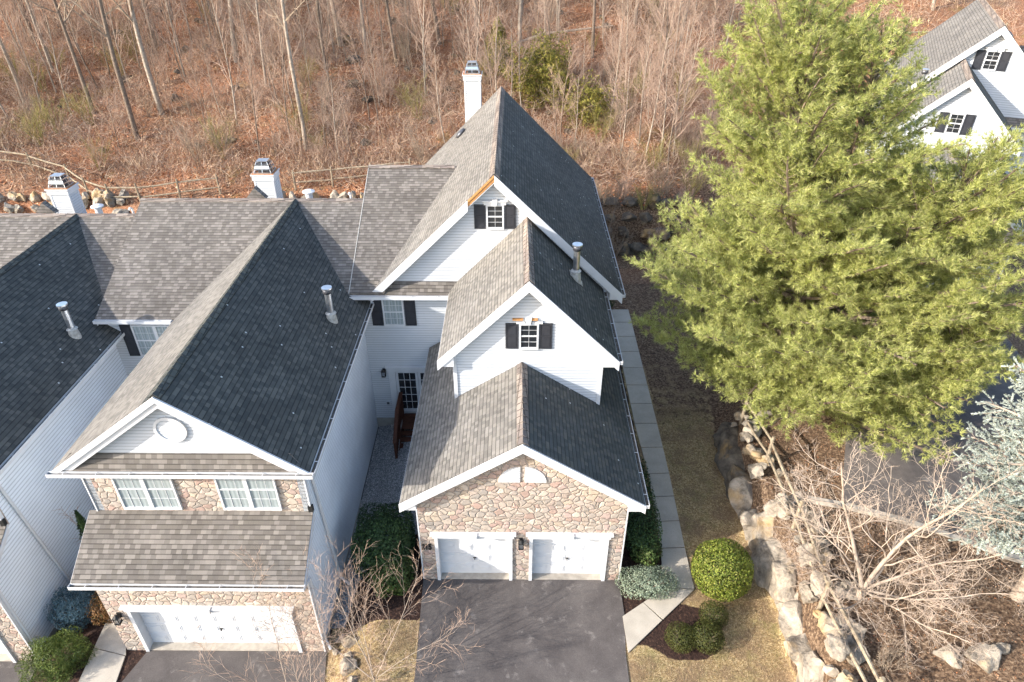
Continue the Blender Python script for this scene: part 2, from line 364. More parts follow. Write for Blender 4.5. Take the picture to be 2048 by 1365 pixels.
def sheet(name,poly,mat,dz=.03,step=.4,thick=.12,kind='structure'):
    xs_=[p[0] for p in poly]; ys_=[p[1] for p in poly]
    import bmesh
    bm=bmesh.new(); f=bm.faces.new([bm.verts.new((x,y,0)) for x,y in poly])
    for a,(lo,hi) in enumerate(((min(xs_),max(xs_)),(min(ys_),max(ys_)))):
        t=lo+step
        while t<hi-.02:
            no=(1,0,0) if a==0 else (0,1,0); pc=(t,0,0) if a==0 else (0,t,0)
            bmesh.ops.bisect_plane(bm,geom=bm.verts[:]+bm.edges[:]+bm.faces[:],plane_co=pc,plane_no=no); t+=step
    for v in bm.verts: v.co.z=h(v.co.x,v.co.y)+dz
    ex=bmesh.ops.extrude_face_region(bm,geom=bm.faces[:])
    for g_ in ex['geom']:
        if isinstance(g_,bmesh.types.BMVert): g_.co.z-=thick
    bmesh.ops.recalc_face_normals(bm,faces=bm.faces[:])
    me=bpy.data.meshes.new(name); bm.to_mesh(me); me.materials.append(M[mat]); o=bpy.data.objects.new(name,me); COL.objects.link(o)
    return tag(o,kind=kind) if kind else o
sheet('driveway',[(-3.34,.02),(3.34,.02),(3.34,-1.45),(3.2,-2.7),(3.1,-9),(-3.1,-9),(-3.22,-3)],'asphalt',.03)
sheet('driveway',[(-12.1,-2.1),(-6.3,-2.1),(-6.15,-3.1),(-6.3,-9),(-12.9,-9),(-12.5,-3.2)],'asphalt',.03)
sheet('driveway',[(-22,-2.1),(-15.9,-2.1),(-15.8,-3.1),(-15.9,-9),(-22,-9)],'asphalt',.03)
sheet('driveway',[(10.9,1.5),(12.6,.4),(14.7,-.95),(20,-3.2),(26,-3.6),(26,1),(21,5),(22.5,13.3),(17.2,15.9),(13.5,7.5),(12.0,4)],'asphalt',.04)
# walkway slabs with joints
def strip(name,segs):
    for a in segs: sheet(name,a,'walk',.05,.6)
Lw=[(5.0,17.2),(5.0,7.9),(5.12,4.9),(4.98,1.3),(4.78,-.36),(3.26,-1.42)]
Rw=[(5.98,17.2),(5.97,7.9),(5.95,4.95),(5.84,1.35),(5.82,-.36),(3.26,-2.68)]
mbw=[]
def slabs(L,Rr,n):
    for (a,b,c,d,k) in zip(L,L[1:],Rr,Rr[1:],n):
        for i in range(k):
            t0,t1=i/k+.008/k*2,(i+1)/k-.008/k*2
            P=lambda A,B,t:(A[0]+(B[0]-A[0])*t,A[1]+(B[1]-A[1])*t)
            mbw.append([P(a,b,t0),P(a,b,t1),P(c,d,t1),P(c,d,t0)])
slabs(Lw,Rw,[7,2,3,1,2])
import bmesh
def joinsheets(name,polys,mat,dz,kind='structure'):
    obs=[sheet('tmp',p,mat,dz,.6,.12,None) for p in polys]
    bm=bmesh.new()
    for o in obs: bm.from_mesh(o.data)
    me=bpy.data.meshes.new(name); bm.to_mesh(me); me.materials.append(M[mat])
    for o in obs: bpy.data.objects.remove(o)
    o=bpy.data.objects.new(name,me); COL.objects.link(o); return tag(o,kind=kind)
joinsheets('walkway',mbw,'walk',.05)
joinsheets('walkway',[[(-14.0,-.4),(-13.2,-.6),(-13.25,-1.2),(-13.95,-1.2)],[(-13.95,-1.22),(-13.25,-1.22),(-12.75,-2.3),(-13.9,-2.05)],[(-13.9,-2.08),(-12.76,-2.33),(-12.6,-3.6),(-13.8,-3.5)]],'walk',.05)
sheet('gravel_strip',[(-6.33,8.4),(-3.35,8.4),(-3.35,2.0),(-4.9,1.6),(-5.7,.3),(-5.85,-1.3),(-6.33,-1.3)],'gravel',.04)
# ------------------------------------------------------------ house pieces
def window(root,x0,x1,z0,z1,y,cols,rows,pane='curtain',header=False,shutters=None,twin=False,label=None):
    fr=MB(); t=.055; d=.07
    fr.box(x0,x1,y-d,y+.01,z0-.05,z0+.04); fr.box(x0,x1,y-d,y+.01,z1-t,z1); fr.box(x0,x0+t,y-d,y+.01,z0+.04,z1-t); fr.box(x1-t,x1,y-d,y+.01,z0+.04,z1-t)
    zm=(z0+z1)/2; bays=[(x0+t,x1-t)]
    if twin: xm=(x0+x1)/2; fr.box(xm-.06,xm+.06,y-d,y+.01,z0+.04,z1-t); bays=[(x0+t,xm-.06),(xm+.06,x1-t)]
    w=fr.build('window','trim',root)
    for (a,b) in bays:
        m=MB(); m.box(a,b,y-d+.015,y+.0,zm-.025,zm+.025)
        for i in range(1,cols): xx=a+(b-a)*i/cols; m.box(xx-.0055,xx+.0055,y-.043,y-.02,z0+.04,zm-.025); m.box(xx-.0055,xx+.0055,y-.043,y-.02,zm+.025,z1-t)
        hr=max(1,rows//2)
        for lo,hi in ((z0+.04,zm-.025),(zm+.025,z1-t)):
            for i in range(1,hr): zz=lo+(hi-lo)*i/hr; m.box(a,b,y-.0405,y-.0225,zz-.0055,zz+.0055)
        m.build('muntins','trim',w)
        p=MB(); p.box(a,b,y-.03,y+.005,z0+.04,zm-.025); p.box(a,b,y-.036,y+.005,zm+.025,z1-t); p.build('pane',pane,w)
    if header:
        hb=MB(); hb.box(x0-.08,x1+.08,y-.09,y,z1+.0,z1+.13); hb.box(x0-.14,x1+.14,y-.14,y,z1+.13,z1+.17)
        xm=(x0+x1)/2; hb.prism([(xm-.06,y-.16,z1-.02),(xm+.06,y-.16,z1-.02),(xm+.09,y-.16,z1+.22),(xm-.09,y-.16,z1+.22)],(0,.16,0)); hb.build('window_header','trim',w)
    if shutters:
        for sx in ((x0-.03-shutters,x0-.03),(x1+.03,x1+.03+shutters)):
            s=MB(); a,b=sx; s.box(a,b,y-.025,y,z0-.02,z1)
            for lo,hi in ((z0+.06,zm-.04),(zm+.04,z1-.08)): s.box(a+.07,b-.07,y-.04,y-.025,lo,hi)
            for xx in (a,b-.05): s.box(xx,xx+.05,y-.045,y-.025,z0-.02,z1)
            for lo,hi in ((z0-.02,z0+.03),(zm-.03,zm+.03),(z1-.05,z1)): s.box(a+.05,b-.05,y-.045,y-.025,lo,hi)
            s.build('shutter','shutter',root)
    return w
def garage_door(root,x0,x1,z0,z1,y,cols):
    m=MB(); m.box(x0,x1,y,y+.05,z0,z1); rows=4; H=(z1-z0)/rows; Wd=(x1-x0)/cols
    for r in range(rows):
        for c in range(cols):
            a=x0+c*Wd+.07; b=x0+(c+1)*Wd-.07; lo=z0+r*H+.11; hi=z0+(r+1)*H-.11
            m.box(a,b,y-.01,y,lo,hi); m.box(a+.05,b-.05,y-.022,y-.01,lo+.05,hi-.05)
    for r in range(1,rows): m.box(x0,x1,y-.012,y,z0+r*H-.02,z0+r*H-.008)
    d=m.build('garage_door','trim',root)
    k=MB(); xc=(x0+x1)/2; zc=z0+H*1.5; k.box(xc-.05,xc+.05,y-.05,y-.022,zc+.03,zc+.05); k.box(xc-.012,xc+.012,y-.055,y-.022,zc-.06,zc+.03); k.build('handle','black',d)
    return d
def door_trim(root,x0,x1,z0,z1,y):
    m=MB(); m.box(x0,x0+.11,y-.06,y+.3,z0,z1-.02); m.box(x1-.11,x1,y-.06,y+.3,z0,z1-.02)
    m.box(x0-.05,x1+.05,y-.08,y+.28,z1-.02,z1+.16); m.box(x0-.12,x1+.12,y-.15,y,z1+.16,z1+.21)
    xc=(x0+x1)/2; m.prism([(xc-.09,y-.19,z1-.03),(xc+.09,y-.19,z1-.03),(xc+.14,y-.19,z1+.235),(xc-.14,y-.19,z1+.235)],(0,.12,0))
    return m.build('garage_trim','trim',root)
def lantern(root,x,y,z):
    m=MB(); m.box(x-.06,x+.06,y-.03,y,z-.1,z+.12); m.tube([(x,y-.03,z+.05),(x,y-.16,z+.1)],.015,5,True)
    m.prism([(x-.09,y-.25,z+.06),(x+.09,y-.25,z+.06),(x+.09,y-.07,z+.06),(x-.09,y-.07,z+.06)],(0,0,.03)); 
    m.tube([(x,y-.16,z+.09),(x,y-.16,z+.17)],[.1,.02],6,True)
    for a in (-1,1):
        for b in (-1,1): m.box(x+a*.07-.01,x+a*.07+.01,y-.16+b*.07-.01,y-.16+b*.07+.01,z-.16,z+.06)
    m.box(x-.085,x+.085,y-.245,y-.075,z-.19,z-.16)
    o=m.build('lantern','black',root); g=MB(); g.box(x-.055,x+.055,y-.215,y-.105,z-.155,z+.055); g.build('lantern_glass','metal',o); return o
def gutter(root,p0,p1,w=.13,hh=.12):
    p0,p1=Vector(p0),Vector(p1); d=(p1-p0).normalized(); s=d.cross(Vector((0,0,1)))   # s points outward
    m=MB(); m.beam(p0+s*w,p1+s*w,.012,hh); m.beam(p0+s*.006,p1+s*.006,.012,hh); m.prism([p0-Vector((0,0,hh)),p0+s*w-Vector((0,0,hh)),p1+s*w-Vector((0,0,hh)),p1-Vector((0,0,hh))],(0,0,-.01))
    for q in (p0,p1): m.beam(q-d*.006,q+d*.006,w,hh) if False else m.prism([q,q+s*w,q+s*w-Vector((0,0,hh)),q-Vector((0,0,hh))],d*.01)
    L=(p1-p0).length; n=max(1,int(L/.9))
    for i in range(n): 
        c=p0+d*(L*(i+.5)/n)+Vector((0,0,-.015)); m.prism([c-d*.007,c+d*.007,c+d*.007+s*w,c-d*.007+s*w],(0,0,.015))
    o=m.build('gutter','trim',root)
    g=MB(); q=Vector((0,0,-hh*.55)); g.prism([p0+s*.014+q,p0+s*(w-.008)+q,p1+s*(w-.008)+q,p1+s*.014+q],(0,0,-.01)); g.build('gutter_inside','gutterin',o)
    return o
def rake(m,p0,p1,hh=.24,w=.045):
    p0,p1=Vector(p0),Vector(p1); d=(p1-p0).normalized(); k=hh/math.sqrt(max(.05,1-d.z*d.z)); D=Vector((0,0,k))
    o=Vector((0,w,0)) if abs(d.y)<.01 else Vector((w,0,0))
    m.prism([p0-o/2,p1-o/2,p1-D-o/2,p0-D-o/2],o)
def cap(root,p0,p1,a=.19,mL=.7,mR=None,mat='sh_cap'):
    mR=mL if mR is None else mR; m=MB(); p0,p1=Vector(p0),Vector(p1); d=(p1-p0).normalized(); s=d.cross(Vector((0,0,1))).normalized()
    L=(p1-p0).length; n=max(1,int(L/.3))
    for i in range(n):
        q0=p0+d*(L*i/n); q1=p0+d*(L*(i+1)/n); e0=Vector((0,0,.045)); e1=Vector((0,0,.022))
        for sg,ml in ((1,mR),(-1,mL)):
            o=s*sg*a-Vector((0,0,ml*a)); m.prism([q0+e0,q0+e0+o,q1+e1+o,q1+e1],(0,0,-.02))
    return m.build('ridge_cap',mat,root)
def flue(root,x,y,z,H=1.3,r=.115,slope=.75,sx=1):
    m=MB(); m.tube([(x,y,z-.3),(x,y,z+H-.25)],r,14); m.build('flue_pipe','metal',root,True)
    m=MB(); m.tube([(x,y,z-.25),(x,y,z+.18),(x,y,z+.3)],[r*1.9,r*1.5,r*1.15],14); m.tube([(x,y,z+.3),(x,y,z+.36)],[r*1.7,r*1.15],14,True)
    m.prism([(x-.22,y-.2,z+.02+slope*.22*sx),(x+.26,y-.2,z+.02-slope*.26*sx),(x+.26,y+.2,z+.02-slope*.26*sx),(x-.22,y+.2,z+.02+slope*.22*sx)],(0,0,.012)); m.build('flue_flashing','flash',root,False)
    m=MB(); m.tube([(x,y,z+H-.22),(x,y,z+H-.05)],r*1.35,14,True); m.build('flue_collar','metaldark',root,True)
    m=MB(); m.tube([(x,y,z+H-.05),(x,y,z+H)],r*1.6,16,True); m.build('flue_cap','metal',root,False)
def turtle(root,x,y,z,nz):
    m=MB(); n=Vector(nz).normalized(); c=Vector((x,y,z)); m.tube([c,c+n*.1,c+n*.16],[.28,.33,.12],14,True); m.build('roof_vent','metaldark',root,True)
def chimney(root,x0,x1,y0,y1,zb,zt):
    t=.09; m=MB(); m.box(x0,x1,y0,y1,zb,zt-.0); ch=m.build('chimney','siding',root)
    m=MB()
    for xx in (x0-.012,x1-t+.012):
        for yy in (y0-.012,y1-t+.012): m.box(xx,xx+t,yy,yy+t,zb,zt-.22)
    m.box(x0-.05,x1+.05,y0-.05,y1+.05,zt-.22,zt); m.box(x0-.09,x1+.09,y0-.09,y1+.09,zt,zt+.06); m.build('chimney_trim','trim',ch)
    m=MB(); m.box(x0-.06,x1+.06,y0-.06,y1+.06,zt+.06,zt+.075); m.build('chimney_top','rust',ch)
    xc,yc=(x0+x1)/2,(y0+y1)/2; w,d=(x1-x0)*.45,(y1-y0)*.45; zb2=zt+.075; m=MB()
    m.prism([(xc-w*.62,yc-d*.62,zb2+.5),(xc+w*.62,yc-d*.62,zb2+.5),(xc+w*.62,yc+d*.62,zb2+.5),(xc-w*.62,yc+d*.62,zb2+.5)],(0,0,.03))
    for z_,f in ((0,1.0),(.17,.9),(.34,.76)):
        for a,b in (((-1,-1),(1,-1)),((1,-1),(1,1)),((1,1),(-1,1)),((-1,1),(-1,-1))):
            m.beam((xc+a[0]*w*f,yc+a[1]*d*f,zb2+z_+.05),(xc+b[0]*w*f,yc+b[1]*d*f,zb2+z_+.05),.02,.045)
    for a in (-1,0,1):
        for b in (-1,0,1):
            if a or b: m.tube([(xc+a*w,yc+b*d,zb2),(xc+a*w*.62,yc+b*d*.62,zb2+.5)],.014,4)
    m.prism([(xc-w*.92,yc-d*.92,zb2+.17),(xc+w*.92,yc-d*.92,zb2+.17),(xc+w*.78,yc-d*.78,zb2+.33),(xc-w*.78,yc-d*.78,zb2+.33)],(0,.01,0))
    m.build('chimney_cap','metal',ch)
    m=MB(); m.box(xc-w*.6,xc+w*.6,yc-d*.6,yc+d*.6,zb2,zb2+.44); m.build('flue_box','metaldark',ch)
    return ch
# ------------------------------------------------------------ house with the twin garage doors (and its mirrored neighbour)
def house_twin(loc,rz,label,group,mir=False):
    root=empty('town_house',loc,rz,label=label,cat='house',group=group); MB.mir=mir
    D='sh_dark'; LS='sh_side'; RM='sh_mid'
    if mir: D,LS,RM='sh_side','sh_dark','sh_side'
    # --- garage wing
    m=MB(); zt=2.17
    m.box(-3.3,-2.84,0,.26,-.3,zt); m.box(-.3,.25,0,.26,-.3,zt); m.box(2.83,3.3,0,.26,-.3,zt)
    zr=lambda x:6.42-.655*abs(x)-.2
    m.prism([(-3.3,0,zt),(3.3,0,zt),(3.3,0,zr(3.3)),(0,0,zr(0)),(-3.3,0,zr(3.3))],(0,.26,0)); m.build('stone_front','stone',root)
    
    for s in (-1,1):
        m=MB(); m.box(min(s*3.3,s*3.1),max(s*3.3,s*3.1),.26,8.4,-.5,zr(3.3)); m.build('garage_wall','siding_skyfill',root)
        m=MB(); m.box(min(s*3.303,s*3.345),max(s*3.303,s*3.345),-.005,.1,-.2,zr(3.3)-.02); m.build('corner_board','trim',root)
    m=MB(); m.box(-3.05,3.05,-.015,.6,-.3,.035); m.build('garage_floor','concrete',root)
    for a,b in ((-2.84,-.3),(.25,2.83)): garage_door(root,a+.06,b-.06,.04,2.16,.24,4); door_trim(root,a,b,.03,2.17,0)
    T=.14
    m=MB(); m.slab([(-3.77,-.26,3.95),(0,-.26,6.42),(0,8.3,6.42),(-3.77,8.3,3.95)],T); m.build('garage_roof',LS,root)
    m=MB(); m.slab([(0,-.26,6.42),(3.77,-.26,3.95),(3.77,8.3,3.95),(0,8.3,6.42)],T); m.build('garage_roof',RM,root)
    cap(root,(0,-.27,6.42),(0,3.8,6.42),.18,.655)
    m=MB(); rake(m,(-3.79,-.285,3.92),(0,-.285,6.395),.27,.05); rake(m,(3.79,-.285,3.92),(0,-.285,6.395),.27,.05)
    for s in (-1,1): m.prism([(s*3.77,-.27,3.9),(s*3.77,-.27,3.66),(s*3.28,-.27,3.66),(s*3.28,-.27,4.0)],(0,.29,0)); m.box(min(s*3.3,s*3.75),max(s*3.3,s*3.75),.02,8.2,3.66,3.7)
    m.prism([(-3.28,-.26,4.06),(0,-.26,6.2),(0,0,6.2),(-3.28,0,4.06)],(0,0,-.03)); m.prism([(3.28,-.26,4.06),(0,-.26,6.2),(0,0,6.2),(3.28,0,4.06)],(0,0,-.03))
    m.build('rake_board','trim',root)
    gutter(root,(3.77,-.26,3.93),(3.77,8.3,3.93)) if False else gutter(root,(3.77,8.3,3.93),(3.77,-.26,3.93),.12,.11) if False else None
    gutter(root,(-3.77,8.3,3.93),(-3.77,-.28,3.93),-.12); gutter(root,(3.77,-.28,3.93),(3.77,8.3,3.93))
    for s in (-1,1):   # quarter round vents
        pts=[(s*.07-.01*0,-.035,4.64)]+[(s*(.07+.66*math.cos(a)),-.035,4.64+.62*math.sin(a)) for a in np.linspace(0,math.pi/2,12)]
        m=MB(); m.prism(pts,(0,.04,0)); v=m.build('quarter_vent','trim',root)
        m=MB()
        for i in range(5): z=4.7+i*.1; ww=.66*math.sqrt(max(0,1-((z+.03-4.64)/.62)**2))-.07; m.box(min(s*.11,s*(.04+ww)),max(s*.11,s*(.04+ww)),-.047,-.035,z,z+.05)
        m.build('vent_slat','trim',v)
    lantern(root,-.02,0,2.0)
    # --- middle wing
    zm_=lambda x:9.67-.997*abs(x-.2)-.17
    m=MB(); m.prism([(-2.29,3.77,3.2),(2.69,3.77,3.2),(2.69,3.77,zm_(2.69)),(.2,3.77,zm_(.2)),(-2.29,3.77,zm_(-2.29))],(0,.2,0))
    m.build('gable_wall','siding',root)
    m=MB(); m.box(-2.29,-2.1,3.97,8.4,3.2,zm_(-2.29)); m.build('side_wall','siding_skyfill',root); m=MB(); m.box(2.5,2.69,3.97,8.4,3.2,zm_(2.69)); m.build('side_wall','siding_skyfill',root)
    m=MB()
    
    for a,b in ((-2.33,-2.2),(2.6,2.73)): m=MB(); m.box(a,b,3.73,3.9,3.6,6.9); m.build('corner_board','trim',root)
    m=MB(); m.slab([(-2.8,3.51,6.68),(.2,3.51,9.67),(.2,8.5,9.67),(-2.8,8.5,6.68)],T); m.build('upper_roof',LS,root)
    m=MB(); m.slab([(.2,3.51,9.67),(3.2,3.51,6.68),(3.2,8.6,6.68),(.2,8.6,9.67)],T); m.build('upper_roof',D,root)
    cap(root,(.2,3.5,9.67),(.2,8.4,9.67),.17,.997)
    m=MB(); rake(m,(-2.82,3.485,6.65),(.2,3.485,9.645),.26,.05); rake(m,(3.22,3.485,6.65),(.2,3.485,9.645),.26,.05)
    for x,s in ((.2-2.49,-1),(.2+2.49,1)):
        xt=.2+s*3.0; m.prism([(xt,3.5,6.63),(xt,3.5,6.42),(x-s*.02,3.5,6.42),(x-s*.02,3.5,6.95)],(0,.29,0)); m.box(min(x,xt-s*.02),max(x,xt-s*.02),3.79,8.3,6.42,6.46)
        for zz in (0,): m.prism([(x,3.5,6.98),(.2,3.5,9.42),(.2,3.76,9.42),(x,3.76,6.98)],(0,0,-.03))
    m.build('rake_board','trim',root)
    gutter(root,(-2.8,8.0,6.66),(-2.8,3.49,6.66),-.12); gutter(root,(3.2,3.49,6.66),(3.2,8.3,6.66))
    w=window(root,-.1,.53,7.02,7.98,3.77,2,4,'glass',shutters=.42)
    if not mir:
        
        for q in ((-.32,.02,3.66,3.77,8.13,8.17),(.2,.5,3.66,3.77,8.13,8.16)): m=MB(); m.box(*q); m.build('bare_wood_strip','rawwood',w)
        m=MB(); m.prism([(.12,3.64,7.97),(.26,3.64,7.97),(.3,3.64,8.2),(.08,3.64,8.2)],(0,.13,0)); m.box(-.2,.08,3.7,3.77,7.98,8.06); m.box(.3,.66,3.7,3.77,7.98,8.06); m.build('window_header','trim',w)
    flue(root,1.95,6.9,7.95,1.35,slope=.997)
    # --- main wing
    P=.975; zn=lambda x:11.39-P*abs(x+.98)-.17
    m=MB(); m.prism([(-5.5,8.42,-.9),(3.45,8.42,-.9),(3.45,8.42,zn(3.45)),(-.98,8.42,zn(-.98)),(-5.5,8.42,zn(-5.5))],(0,.2,0)); m.build('gable_wall','siding',root)
    m=MB(); m.box(-6.37,-5.5,8.42,8.62,.12,6.55); m.build('front_wall','siding',root); m=MB(); m.box(-6.37,-6.2,8.625,20.2,-.6,6.55); m.prism([(-6.37,8.7,6.5),(-6.37,14.15,9.3),(-6.37,19.6,6.5)],(.17,0,0)); m.box(3.25,3.45,8.62,20.9,-.3,zn(3.45)); m.box(-5.5,3.45,20.7,20.9,-.3,6.9); m.prism([(-5.5,20.7,6.9),(3.45,20.7,6.9),(-.98,20.7,11.15)],(0,.2,0)); m.build('side_wall','siding_skyfill',root)
    m=MB(); m.box(-6.375,-3.3,8.39,8.42,-.95,.12); m.build('foundation','found',root)
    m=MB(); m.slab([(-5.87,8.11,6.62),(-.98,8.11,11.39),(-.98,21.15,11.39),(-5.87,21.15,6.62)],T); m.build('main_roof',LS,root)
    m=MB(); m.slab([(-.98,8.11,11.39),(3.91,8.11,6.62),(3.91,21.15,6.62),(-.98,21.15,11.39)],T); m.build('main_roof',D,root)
    cap(root,(-.98,8.1,11.39),(-.98,21.16,11.39),.19,P)
    m=MB(); rake(m,(3.93,8.085,6.59),(-.98,8.085,11.365),.28,.05)
    xr=-1.95 if not mir else -.98
    rake(m,(-5.89,8.085,6.59),(xr,8.085,11.365-P*(-.98-xr)),.28,.05)
    m.prism([(3.91,8.1,6.57),(3.91,8.1,6.36),(3.43,8.1,6.36),(3.43,8.1,6.9)],(0,.4,0)); m.box(3.45,3.88,8.5,21,6.36,6.4)
    m.prism([(-5.4,8.1,6.88),(-.98,8.1,11.1),(-.98,8.41,11.1),(-5.4,8.41,6.88)],(0,0,-.03)); m.prism([(3.45,8.1,6.88),(-.98,8.1,11.1),(-.98,8.41,11.1),(3.45,8.41,6.88)],(0,0,-.03))
    m.build('rake_board','trim',root)
    if not mir:
        m=MB(); rake(m,(xr,8.09,11.36-P*(-.98-xr)),(-.99,8.09,11.36),.06,.04); rake(m,(xr,8.12,11.25-P*(-.98-xr)),(-.99,8.12,11.25),.09,.05); m.build('bare_rake_wood','rawwood',root)
    gutter(root,(3.91,8.08,6.6),(3.91,21.15,6.6))
    window(root,-1.3,-.66,9.24,10.16,8.42,2,4,'glass',header=True,shutters=.42)
    turtle(root,-3.0,19.6,11.39-P*2.02,(-P,0,1))
    # pent roof in front of the gable and the cross roof
    m=MB(); m.slab([(-6.65,7.98,6.6),(-2.3,7.98,6.6),(-2.3,8.43,7.0),(-5.8,8.43,7.0),(-6.65,8.43,6.815)],.1); m.build('pent_roof','sh_tan',root)
    m=MB(); m.slab([(-6.67,8.02,6.69),(-5.3,8.02,6.69),(-2.5,14.15,9.64),(-6.67,14.15,9.64)],T); m.slab([(-6.67,14.15,9.64),(-2.5,14.15,9.64),(-5.3,20.3,6.69),(-6.67,20.3,6.69)],T); m.build('cross_roof','sh_tan',root)
    cap(root,(-6.68,14.15,9.64),(-2.9,14.15,9.64),.17,.475); m=MB(); m.slab([(-6.685,8.0,6.695),(-6.655,8.0,6.695),(-6.655,14.0,9.58),(-6.685,14.0,9.58)],.03); m.build('edge_flashing','flash',root)
    m=MB(); m.box(-6.6,-2.3,8.0,8.42,6.42,6.46); m.box(-6.62,-2.4,7.985,8.01,6.44,6.56); m.build('soffit','trim',root)
    gutter(root,(-6.75,7.97,6.6),(-2.72,7.97,6.6))
    window(root,-5.52,-4.68,5.0,6.24,8.42,3,4,'curtain',shutters=.44)
    # patio door
    m=MB(); x0,x1,z0,z1=-5.6,-3.4,.55,2.72
    m.box(x0,x0+.28,8.34,8.42,z0,z1); m.box(x0-.05,x1,8.3,8.42,z1,z1+.2); m.box(x0-.1,x1,8.26,8.42,z1+.2,z1+.25)
    for i in range(2):
        a=x0+.3+i*.95; b=a+.93
        m.box(a,a+.1,8.36,8.415,z0+.05,z1); m.box(b-.1,b,8.36,8.415,z0+.05,z1); m.box(a,b,8.355,8.415,z0,z0+.12); m.box(a,b,8.355,8.415,z1-.1,z1)
    pd=m.build('patio_door','trim',root); m=MB(); g_=MB()
    for i in range(2):
        a=x0+.4+i*.95; b=a+.73; g_.box(a,b,8.395,8.415,z0+.12,z1-.1)
        for k in (1,2): xx=a+(b-a)*k/3; m.box(xx-.01,xx+.01,8.38,8.395,z0+.12,z1-.1)
        for k in range(1,5): zz=z0+.12+(z1-z0-.22)*k/5; m.box(a,b,8.382,8.3965,zz-.01,zz+.01)
    m.build('muntins','trim',pd); g_.build('pane','glass',pd)
    lantern(root,-5.78,8.42,2.7); m=MB(); m.box(-5.87,-5.68,8.39,8.42,.87,1.06); o=m.build('outlet_cover','trim',root); m=MB(); m.box(-5.83,-5.72,8.37,8.39,.91,1.02); m.build('outlet','metaldark',o)
    if not mir: chimney(root,-2.86,-2.04,21.2,22.0,.3,11.9)
    MB.mir=False
    return root
def deck(loc,rz,label):
    root=empty('deck_stairs',loc,rz,label=label,cat='deck'); m=MB()
    for i in range(4): y=8.3-.26*i; m.box(-5.08,-3.4,y-.25,y-.005,.43,.47)
    n=5
    for i in range(n):
        y=7.26-.25*i; z=.43-.13*(i+1); m.box(-5.08,-3.4,y-.255,y+.02,z,z+.04); m.box(-5.08,-3.4,y-.01,y+.01,z-.1,z)
    m.build('tread','deck',root)
    m=MB(); m.prism([(-5.1,8.3,.43),(-5.1,7.2,.43),(-5.1,6.0,-.2),(-5.1,6.0,-.75),(-5.1,8.3,-.75)],(.04,0,0)); m.build('stringer','deck',root)
    m=MB()
    for y,z in ((8.3,.3),(7.2,.3),(6.06,-.45)): m.box(-5.2,-5.1,y-.1,y,z-.3,z+1.25)
    m.beam((-5.15,8.32,1.62),(-5.15,7.15,1.62),.16,.04); m.beam((-5.15,7.15,1.62),(-5.15,5.95,.82),.16,.04)
    for i in range(20):
        y=8.15-.11*i; zb=.5 if y>7.2 else .5-(7.2-y)*.62; m.box(-5.17,-5.13,y-.02,y+.02,zb,zb+1.06)
    m.build('railing','deck',root); return root
HC=house_twin((0,0,0),0,'nearest white gabled town house with stone front, two single garage doors and number 215','gabled town houses')
cu=bpy.data.curves.new('house_number','FONT'); cu.body='215'; cu.size=.36; cu.extrude=.008; cu.offset=.014; cu.align_x='CENTER'
to=bpy.data.objects.new('t',cu); COL.objects.link(to); dg=bpy.context.evaluated_depsgraph_get(); me=bpy.data.meshes.new_from_object(to.evaluated_get(dg)); bpy.data.objects.remove(to)
me.materials.clear(); me.materials.append(M['black']); no=bpy.data.objects.new('house_number',me); COL.objects.link(no); no.parent=HC; no.location=(-3.115,-.03,1.56); no.rotation_euler=(R(90),0,0); no.scale=(.62,1,1)
deck((0,0,0),0,'red brown wooden deck stairs with railing below the patio door between the houses')
HD=house_twin((19.906,15.495,2.638),-.4424,'white gabled house turned at an angle at the top right behind the big pine','gabled town houses',mir=True)
